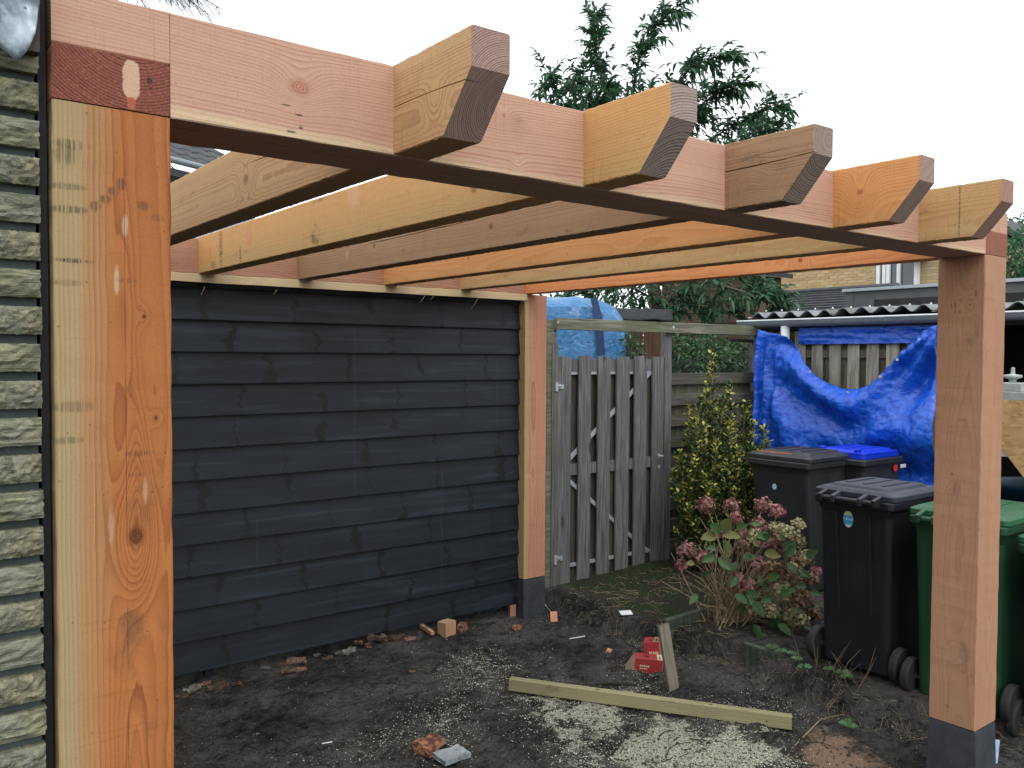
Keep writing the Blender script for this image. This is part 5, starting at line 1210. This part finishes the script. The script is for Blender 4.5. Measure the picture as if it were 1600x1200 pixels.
for i, (px, dd, lab) in enumerate(((880, 13, 'dark conifer hedge plant farthest left behind the blue covered heap'), (960, 13.4, 'dark hedge plant behind the felt roofed wood store'), (1010, 13.8, 'dark hedge plant left of the brown garden house'))):
    c = dep(px, 520, dd); bush('hedge_plant', lab, Vector((c.x, c.y, 1.7)), 1.0, 1.25, 2600, mlt, .10, .04)
for k in range(3): pass

# ================================================================== things on the ground
def HZn(x, y): return HZ(x, y)
def put(mb, nm, mt, base, label, cat, group=None, **k):
    o = mb.build(nm, mt, None, **k); recenter(o, base); return tag(o, label, cat, group)
def lying(px, py, px2, py2, h=0.): return H3(px, py, h), H3(px2, py2, h)
# pale batten
WBT = wood('green_treated_pine', 'X', (.32, .295, .165), (.18, .165, .09), pith=(.04, -.05), ringw=.008, rock=.02, seed=121., grime=.45, knots=[(.5, .0, 'a', .05, .03, .02, .008), (1.1, .0, 'a', .05, .03, .02, .007)], contrast=.7)
a, b = lying(795, 1083, 1237, 1145); a.z += .012; b.z += .012
Lb = (b-a).length; o = None; mb = MB(); timber(mb, 'X', 0, Lb, -.023, .023, 0, .068, ch=.003, rough=.001)
o = mb.build('timber_batten', WBT, None); d = (b-a).normalized(); ym = Vector((0, 0, 1)).cross(d).normalized(); zm = d.cross(ym)
o.matrix_world = Matrix.Translation(a+ym*.023) @ Matrix((d, ym, zm)).transposed().to_4x4()
tag(o, 'long pale green pine batten lying across the dug soil', 'batten')
o2 = MB(); o2.tube([Vector((Lb-.12, -.0232, .03)), Vector((Lb-.12, -.027, .03))], .004, 8); q = o2.build('screw', mdark, o, world=False)
# leaning stake
WST = wood('grey_stake', 'Z', (.26, .235, .18), (.16, .14, .10), pith=(.0, .06), ringw=.007, rock=.02, seed=131., grime=.6)
a = H3(1052, 1076); top = dep(1036, 976, (a-CAM).dot(fw)-.02); mb = MB(); Ls = (top-a).length+.05; timber(mb, 'Z', 0, Ls, -.034, .034, -.012, .012, ch=.002)
o = mb.build('wooden_stake', WST, None); d = (top-a).normalized(); xm = (ex*.85+ey*.4-d*d.dot(ex*.85+ey*.4)).normalized(); ym = d.cross(xm)
o.matrix_world = Matrix.Translation(a-d*.05) @ Matrix((xm, ym, d)).transposed().to_4x4(); tag(o, 'short grey wooden stake leaning on the soil bank beside the red boxes', 'stake')
# red screw boxes
g = G('red_printed_cardboard'); n = g.noise(g.co(), 60., 3.); mred2 = g.done(g.mix(n, (.27, .018, .02), (.42, .04, .04)), .5)
mcard = plain('brown_cardboard', (.34, .24, .15), .8, .15, 30.); mcream = plain('cream_print', (.62, .52, .36), .6, .08, 60.); mink = G('black_print').done((.02, .015, .02), .6)
def scbox(base, rz, L_b, W_b, H_b, tilt, label, openflap):
    t = thing('cardboard_box', label, 'box', base, 0); t.rotation_euler = (tilt[0], tilt[1], rz)
    e = .0012
    mb = MB(); mb.box(0, L_b, 0, W_b, 0, H_b); mb.build('carton', mred2, t, world=False, bevel=.002)
    mb = MB(); mb.box(L_b-.032, L_b-.002, .002, W_b-.002, H_b, H_b+e); mb.box(L_b, L_b+e, .003, W_b-.003, .003, H_b-.003); mb.build('cream_band', mcream if not openflap else mcard, t, world=False)
    mb = MB()
    for k, (u, w_) in enumerate(((.008, .006), (.018, .004), (.026, .006), (.036, .005), (.045, .006), (.054, .004))): mb.box(L_b-.022, L_b-.014, u, u+w_, H_b+e, H_b+2*e)
    mb.box(L_b*.34, L_b*.5, W_b*.3, W_b*.6, H_b, H_b+e)
    mb.build('print', mink, t, world=False)
    mb = MB()
    for k, (u, w_) in enumerate(((.03, .010), (.044, .006), (.054, .008), (.066, .005), (.075, .01))): mb.box(u, u+w_, -e, 0, H_b*.42, H_b*.55)
    mb.box(.03, .075, -e, 0, H_b*.27, H_b*.33); mb.build('print', mcream, t, world=False)
    if openflap:
        mb = MB(); n = 10
        prof = [(-.0, 0)]+[(W_b*(.5-.5*math.cos(math.pi*i/n)), .10*math.sin(math.pi*i/n)**.5) for i in range(n+1)]+[(W_b, 0)]
        mb.loops([[(L_b+.001+x_+z*.2, y, H_b+z) for y, z in prof] for x_ in (0, .002)]); mb.build('flap', mcard, t, world=False)
    else:
        mb = MB(); mb.loops([[(-.0, 0.003, .004), (-.0, W_b-.003, .004), (-.0, W_b-.003, H_b), (-.0, .003, H_b)], [(-.05, .012, -.004), (-.05, W_b-.012, -.004), (-.05, W_b-.012, .004), (-.05, .012, .004)]]); mb.build('flap', mcard, t, world=False)
    return t
a = H3(1004, 1050); scbox(a+Vector((-.04, .03, .0)), R(-42), .165, .10, .085, (0, R(4)), 'red cardboard screw box lying on its side in front of the stake', False)
a = H3(1010, 1040); scbox(a+Vector((0.02, .03, 0)), R(-52), .095, .095, .13, (0, R(-6)), 'red cardboard box standing open with a raised brown flap beside the stake', True)
# brick piece and slate
g = G('broken_red_brick'); n = g.noise(g.co(), 30., 5.); mrb = g.done(g.mix(g.ss(n, .4, .6), (.09, .035, .025), (.34, .15, .08)), .9, g.bump(n, .6, .004))
msl = plain('pale_slate', (.30, .33, .35), .6, .3, 18., .4, dirt=(.04, .04, .04))
def chunk(mb, c, sx, sy, sz, rz, rough=.12, n=4, tiltx=0.):
    m = Matrix.Translation(c) @ Matrix.Rotation(rz, 4, 'Z') @ Matrix.Rotation(tiltx, 4, 'X'); bm = bmesh.new(); bmesh.ops.create_cube(bm, size=1.); bmesh.ops.subdivide_edges(bm, edges=bm.edges, cuts=n, use_grid_fill=True)
    for v in bm.verts: q = v.co.copy(); v.co = Vector((q.x*sx, q.y*sy, q.z*sz))+Vector((nz(q.x*3+c.x*9, q.y*3, q.z*3), nz(q.y*3+7, q.x*3, c.y*5), nz(q.z*3, q.x*4+c.x*3, q.y*4)))*rough*min(sx, sy, sz)
    bm.verts.index_update(); mb.add([m @ v.co for v in bm.verts], [[v.index for v in f.verts] for f in bm.faces]); bm.free()
a = H3(672, 1170); mb = MB(); chunk(mb, a+Vector((0, 0, .02)), .13, .10, .045, R(20), .3); put(mb, 'brick_piece', mrb, a, 'broken red brick piece lying in the foreground soil', 'brick')
a = H3(706, 1184); mb = MB(); chunk(mb, a+Vector((0, 0, .014)), .145, .11, .022, R(2), .2); put(mb, 'slate_piece', msl, a, 'pale grey slab piece beside the broken red brick', 'slab')
# timber offcuts
woff = [WS, WR[0], WR[3]]
a = H3(698, 992); mb = MB(); chunk(mb, a+Vector((0, 0, .045)), .10, .075, .10, R(12), .03, 2); WOF = wood('offcut_wood', 'Z', (.50, .30, .17), (.30, .13, .07), pith=(a.x+.05, a.y), ringw=.007, seed=5.5, endc=(.62, .40, .26), grime=.5); put(mb, 'timber_offcut', WOF, a, 'square timber offcut standing by the foot of the black wall', 'offcut')
a = H3(722, 986); mb = MB(); chunk(mb, a+Vector((0, 0, .02)), .09, .05, .06, R(40), .2, 2); put(mb, 'timber_offcut', mrb, a, 'dull brown lump behind the square timber offcut', 'offcut')
a, b = lying(652, 978, 676, 994); mb = MB(); mb.tube([a+Vector((0, 0, .02)), b+Vector((0, 0, .02))], .017, 4); put(mb, 'timber_offcut', WOF, a, 'small stick shaped offcut left of the square block', 'offcut')
mor2 = plain('fresh_orange_wood', (.62, .28, .17), .8, .2, 40.)
a = H3(865, 970); mb = MB(); chunk(mb, a+Vector((0, 0, .03)), .05, .02, .07, R(-30), .1, 2, R(-20)); put(mb, 'timber_offcut', mor2, a, 'bright orange wood offcut right of the far post foot', 'offcut')
a = H3(806, 984); mb = MB(); chunk(mb, a+Vector((0, 0, .01)), .07, .05, .03, R(30), .5, 2); put(mb, 'timber_offcut', mrb, a, 'red brown chip left of the far post foot', 'offcut')
a = H3(952, 1018); mb = MB(); chunk(mb, a+Vector((0, 0, .006)), .05, .03, .012, R(30), .3, 1); put(mb, 'timber_offcut', mor2, a, 'small orange wood chip on the soil left of the red boxes', 'offcut')
a = H3(978, 960); mb = MB(); chunk(mb, a+Vector((0, 0, .012)), .085, .055, .003, R(-25), .2, 2, R(14)); put(mb, 'paper_label', mwht, a, 'white paper scrap lying on the edge of the grass bank', 'paper')
a, b = lying(503, 1162, 519, 1159, .004); mb = MB(); mb.tube([a, b], .003, 6); put(mb, 'white_stick', mwht, a, 'thin white stick on the soil near the bottom left', 'stick')
a, b = lying(890, 998, 914, 994, .006); mb = MB(); mb.tube([a, b], .0035, 6); put(mb, 'white_stick', mgutw, a, 'thin pale blue stick on the soil between far post and red boxes', 'stick')
a, b = lying(852, 945, 860, 955, .01); mb = MB(); mb.tube([a, b], .003, 6); put(mb, 'white_stick', mwht, a, 'thin white stick touching the foot of the far post', 'stick')
a = H3(1553, 1170); mb = MB(); p = onZ(1556, 1175, .1); mb.loops([[p+ex*x_+Vector((0, 0, z)) -ey*.01*k for x_, z in ((-.012, .06), (.016, .055), (.008, -.05), (-.014, -.06))] for k in (0, .2)]); put(mb, 'plastic_shard', plain('blue_white_plastic', (.45, .60, .78), .5), a, 'pale blue plastic shard sticking up beside the right post foot', 'shard')
# bark and wood scraps along the wall
mscr = [plain('scrap_brown', (.10, .06, .04), .9, .5, 50., .5), plain('scrap_pinkish', (.22, .13, .095), .9, .4, 60., .5), plain('scrap_grey', (.17, .155, .13), .9, .4, 50., .5)]
SC = []
labs = ['rough brown wood scrap lying along the foot of the black wall', 'pinkish wood scrap lying along the foot of the black wall', 'greyish wood scrap lying along the foot of the black wall']
for i, (px, py, sz, mi) in enumerate([(438, 1040, .06, 0), (462, 1036, .10, 1), (470, 1048, .07, 1), (450, 1050, .08, 0), (545, 1020, .09, 2), (528, 1022, .05, 2), (575, 1008, .05, 1), (590, 1000, .10, 0), (605, 1001, .11, 0), (622, 998, .09, 0), (640, 1000, .07, 1), (576, 1012, .035, 1), (340, 1076, .10, 0), (300, 1080, .09, 2), (370, 1070, .05, 0), (285, 1090, .06, 0), (644, 1050, .03, 1), (668, 985, .06, 2), (655, 990, .05, 0), (495, 1025, .05, 2), (320, 1070, .06, 1), (415, 1045, .05, 2), (512, 1030, .06, 0), (560, 1005, .05, 0)]):
    a = H3(px, py); mb = MB(); chunk(mb, a+Vector((0, 0, sz*.12)), sz*rnd.uniform(.9, 1.2), sz*rnd.uniform(.3, .5), sz*.22, rnd.uniform(-.9, .6), .9, 3, rnd.uniform(-.4, .4)); SC.append((px, mb, mscr[mi], a, sz, mi))
ORD = 'first second third fourth fifth sixth seventh eighth ninth tenth eleventh twelfth thirteenth fourteenth fifteenth sixteenth seventeenth eighteenth nineteenth twentieth twenty-first twenty-second twenty-third twenty-fourth twenty-fifth'.split()
for k, (px, mb, mt, a, sz, mi) in enumerate(sorted(SC, key=lambda q: q[0])):
    put(mb, 'wood_scrap', mt, a, '%s %s wood scrap along the black wall, %s from the left' % ('large' if sz > .085 else 'small', ['brown', 'pinkish', 'greyish'][mi], ORD[k]), 'scrap', 'wood scraps along the foot of the black wall')
# twigs
mtw = plain('dark_twig', (.035, .028, .022), .9, .4, 60.)
a, b = lying(932, 1068, 1010, 1071, .008); mb = MB(); mb.tube([a, a.lerp(b, .4)+Vector((0, 0, .006)), b], [.007, .011, .006], 6); put(mb, 'stick', mtw, a, 'dark stick lying between the red box and the pine batten', 'stick')
a = H3(1242, 1165); b = H3(1282, 1130); c = dep(1318, 1116, (b-CAM).dot(fw)-.1); mb = MB(); mb.tube([a, b+Vector((0, 0, .02)), c], [.003, .0026, .0015], 5); put(mb, 'stick', mstem, a, 'bowed thin pale stick rising from the soil right of the batten end', 'stick')
mb = MB()
for k in range(70):
    px, py = rnd.uniform(290, 1300), rnd.uniform(1000, 1195)
    if px < 700 and py < 1060-(px-290)*.1: py = rnd.uniform(1070, 1190)
    a = H3(px, py, .003); an = rnd.uniform(-1.2, .9)+R(10); L = rnd.uniform(.06, .30); pts = [a]
    for i in range(4): an += rnd.gauss(0, .3); q = pts[-1]+Vector((math.cos(an), math.sin(an), 0))*L/4; q.z = HZ(q.x, q.y)+.003; pts.append(q)
    r_ = rnd.uniform(.5, 1.2); mb.tube(pts, [.0035*r_, .0032*r_, .0028*r_, .0022*r_, .001], 4)
o = mb.build('twigs', mtw, None); tag(o, 'thin dark twigs and root ends strewn over the dug soil', 'twigs', kind='stuff')
# edging of ribbed boards round the hydrangea bed
med = plain('mossy_concrete', (.055, .07, .048), .9, .35, 14., .5)
for (x0, y0, x1, y1, zt, lab) in ((1038, 968, 1098, 950, .165, 'mossy ribbed edging strip beside the lawn left of the hydrangea'), (1165, 1003, 1226, 1022, .13, 'dark ribbed edging piece at the right foot of the hydrangea')):
    a, b = onZ(x0, y0, zt), onZ(x1, y1, zt); d = (b-a); d.z = 0; L = d.length; d.normalize(); nn_ = Vector((-d.y, d.x, 0)); mb = MB(); rows = []
    n = int(L/.008)
    for i in range(n+1):
        s = i*L/n; w_ = .006*abs(math.sin(s*math.pi/.045)); p = Vector((a.x, a.y, 0))+d*s; rows.append([p-nn_*(.02+w_)+Vector((0, 0, -.02)), p-nn_*(.02+w_)+Vector((0, 0, zt-.004)), p-nn_*.014+Vector((0, 0, zt)), p+nn_*.014+Vector((0, 0, zt)), p+nn_*.02+Vector((0, 0, -.02))])
    mb.loops(rows); put(mb, 'lawn_edging', med, (a.x, a.y, 0), lab, 'edging')
# loose stuff: clods, sawdust flakes, roots, grass
mclod = plain('soil_clods', (.042, .039, .036), .95, .4, 60., .6, spec=.1)
mb = MB(); ico = [(0, 0, 1), (.9, 0, .3), (.28, .85, .3), (-.72, .53, .3), (-.72, -.53, .3), (.28, -.85, .3), (0, 0, -.6)]; icf = [(0, 1, 2), (0, 2, 3), (0, 3, 4), (0, 4, 5), (0, 5, 1), (6, 2, 1), (6, 3, 2), (6, 4, 3), (6, 5, 4), (6, 1, 5)]
for k in range(14000):
    x, y = rnd.uniform(.7, 4.9), rnd.uniform(.0, 3.4)
    r_ = raised(x, y)
    if r_ > .9 and rnd.random() < .75: continue
    bank = 4*r_*(1-r_); s = rnd.uniform(.0025, .008)*(1+1.5*bank*rnd.random()+(.9 if rnd.random() < .06 else 0)); z = HZ(x, y)
    an = rnd.random()*6.28; ca, sa = math.cos(an), math.sin(an)
    mb.add([(x+s*(p[0]*ca-p[1]*sa)*rnd.uniform(.7, 1.3), y+s*(p[0]*sa+p[1]*ca)*rnd.uniform(.7, 1.3), z+s*p[2]*.7) for p in ico], icf)
o = mb.build('soil_clods', mclod, None, fix=False); tag(o, 'loose dark soil clods strewn over the dug ground', 'soil', kind='stuff')
g = G('sawdust_flakes'); msf = g.done(g.mix(g.attr('shade'), (.34, .32, .24), (.78, .77, .63)), .8)
mb = MB(); PP = [(onZ(p[0], p[1], 0), p[2], p[3], p[4], p[5]) for p in PATCH]
def flake(x, y):
    s = rnd.uniform(.0009, .0028); z = HZ(x, y)+.0015+rnd.random()*.003; an = rnd.random()*6.28; u = Vector((math.cos(an), math.sin(an), rnd.gauss(0, .25)))*s; v = Vector((-math.sin(an), math.cos(an), rnd.gauss(0, .25)))*s*rnd.uniform(.4, 1); p = Vector((x, y, z)); mb.cc = rnd.random(); mb.add([p-u-v, p+u-v, p+u+v, p-u+v], [(0, 1, 2, 3)])
for k in range(20000):
    P, rx, ry, an, st = rnd.choice(PP); u, v = rnd.gauss(0, rx*.85), rnd.gauss(0, ry*.95); x = P.x+u*math.cos(an)-v*math.sin(an); y = P.y+u*math.sin(an)+v*math.cos(an)
    if nz(x*6, y*6, 2.)+rnd.random()*.9 < .15: continue
    flake(x, y)
for k in range(4500):
    x, y = rnd.uniform(.7, 4.2), rnd.uniform(.0, 3.1)
    if raised(x, y) > .3 or nz(x*2.2, y*2.2, 8.)+.4 < rnd.random()*.9: continue
    flake(x, y)
o = mb.build('sawdust', msf, None, fix=False); tag(o, 'pale sawdust flakes scattered over the dark soil', 'sawdust', kind='stuff')
mgr_ = leafmat('grass_blades', (.02, .045, .014), (.09, .13, .05), trans=.1, ro=.6); mb = MB()
for k in range(15000):
    x, y = rnd.uniform(3.7, 6.3), rnd.uniform(1.6, 3.42); r_ = raised(x, y)
    if r_ < .75 or lipd(x, y) < .05 or nz(x*3, y*3, 6.)*1.4+.35+(y-2.2-.25*(x-4.2))*.6 < rnd.random(): continue
    leaf(mb, Vector((x, y, HZ(x, y)-.002)), Vector((rnd.gauss(0, .7), rnd.gauss(0, .7), .7)), Vector((rnd.gauss(0, 1), rnd.gauss(0, 1), .2)), rnd.uniform(.012, .035), .0035, .3, rnd.random(), 0., 1)
o = mb.build('short_grass', mgr_, None, fix=False); tag(o, 'short patchy mossy grass before the garden gate', 'grass', kind='stuff')
mb = MB()
for k in range(420):
    i = rnd.randint(0, len(LIP)-2); a = LIP[i].lerp(LIP[i+1], rnd.random()); x, y = a.x+rnd.gauss(-.03, .05), a.y+rnd.gauss(-.03, .05); p = Vector((x, y, HZ(x, y)+.004)); q = p+Vector((rnd.gauss(-.03, .03), rnd.gauss(-.03, .03), rnd.uniform(-.05, .03)))
    q.z = max(q.z, HZ(q.x, q.y)+.002); mb.tube([p, p.lerp(q, .5)+rv(.006), q], [.0013, .001, .0006], 3, False)
for k in range(260):
    x, y = rnd.uniform(3.9, 5.2), rnd.uniform(1.7, 3.2)
    if raised(x, y) < .8: continue
    p = Vector((x, y, HZ(x, y)+.006)); an = rnd.random()*6.28; q = p+Vector((math.cos(an), math.sin(an), 0))*rnd.uniform(.04, .14); q.z = HZ(q.x, q.y)+.008; mb.tube([p, p.lerp(q, .5)+rv(.008), q], .0013, 3, False)
o = mb.build('roots', mstem, None, fix=False); tag(o, 'fine dry roots and stalks along the edge of the soil bank', 'roots', kind='stuff')
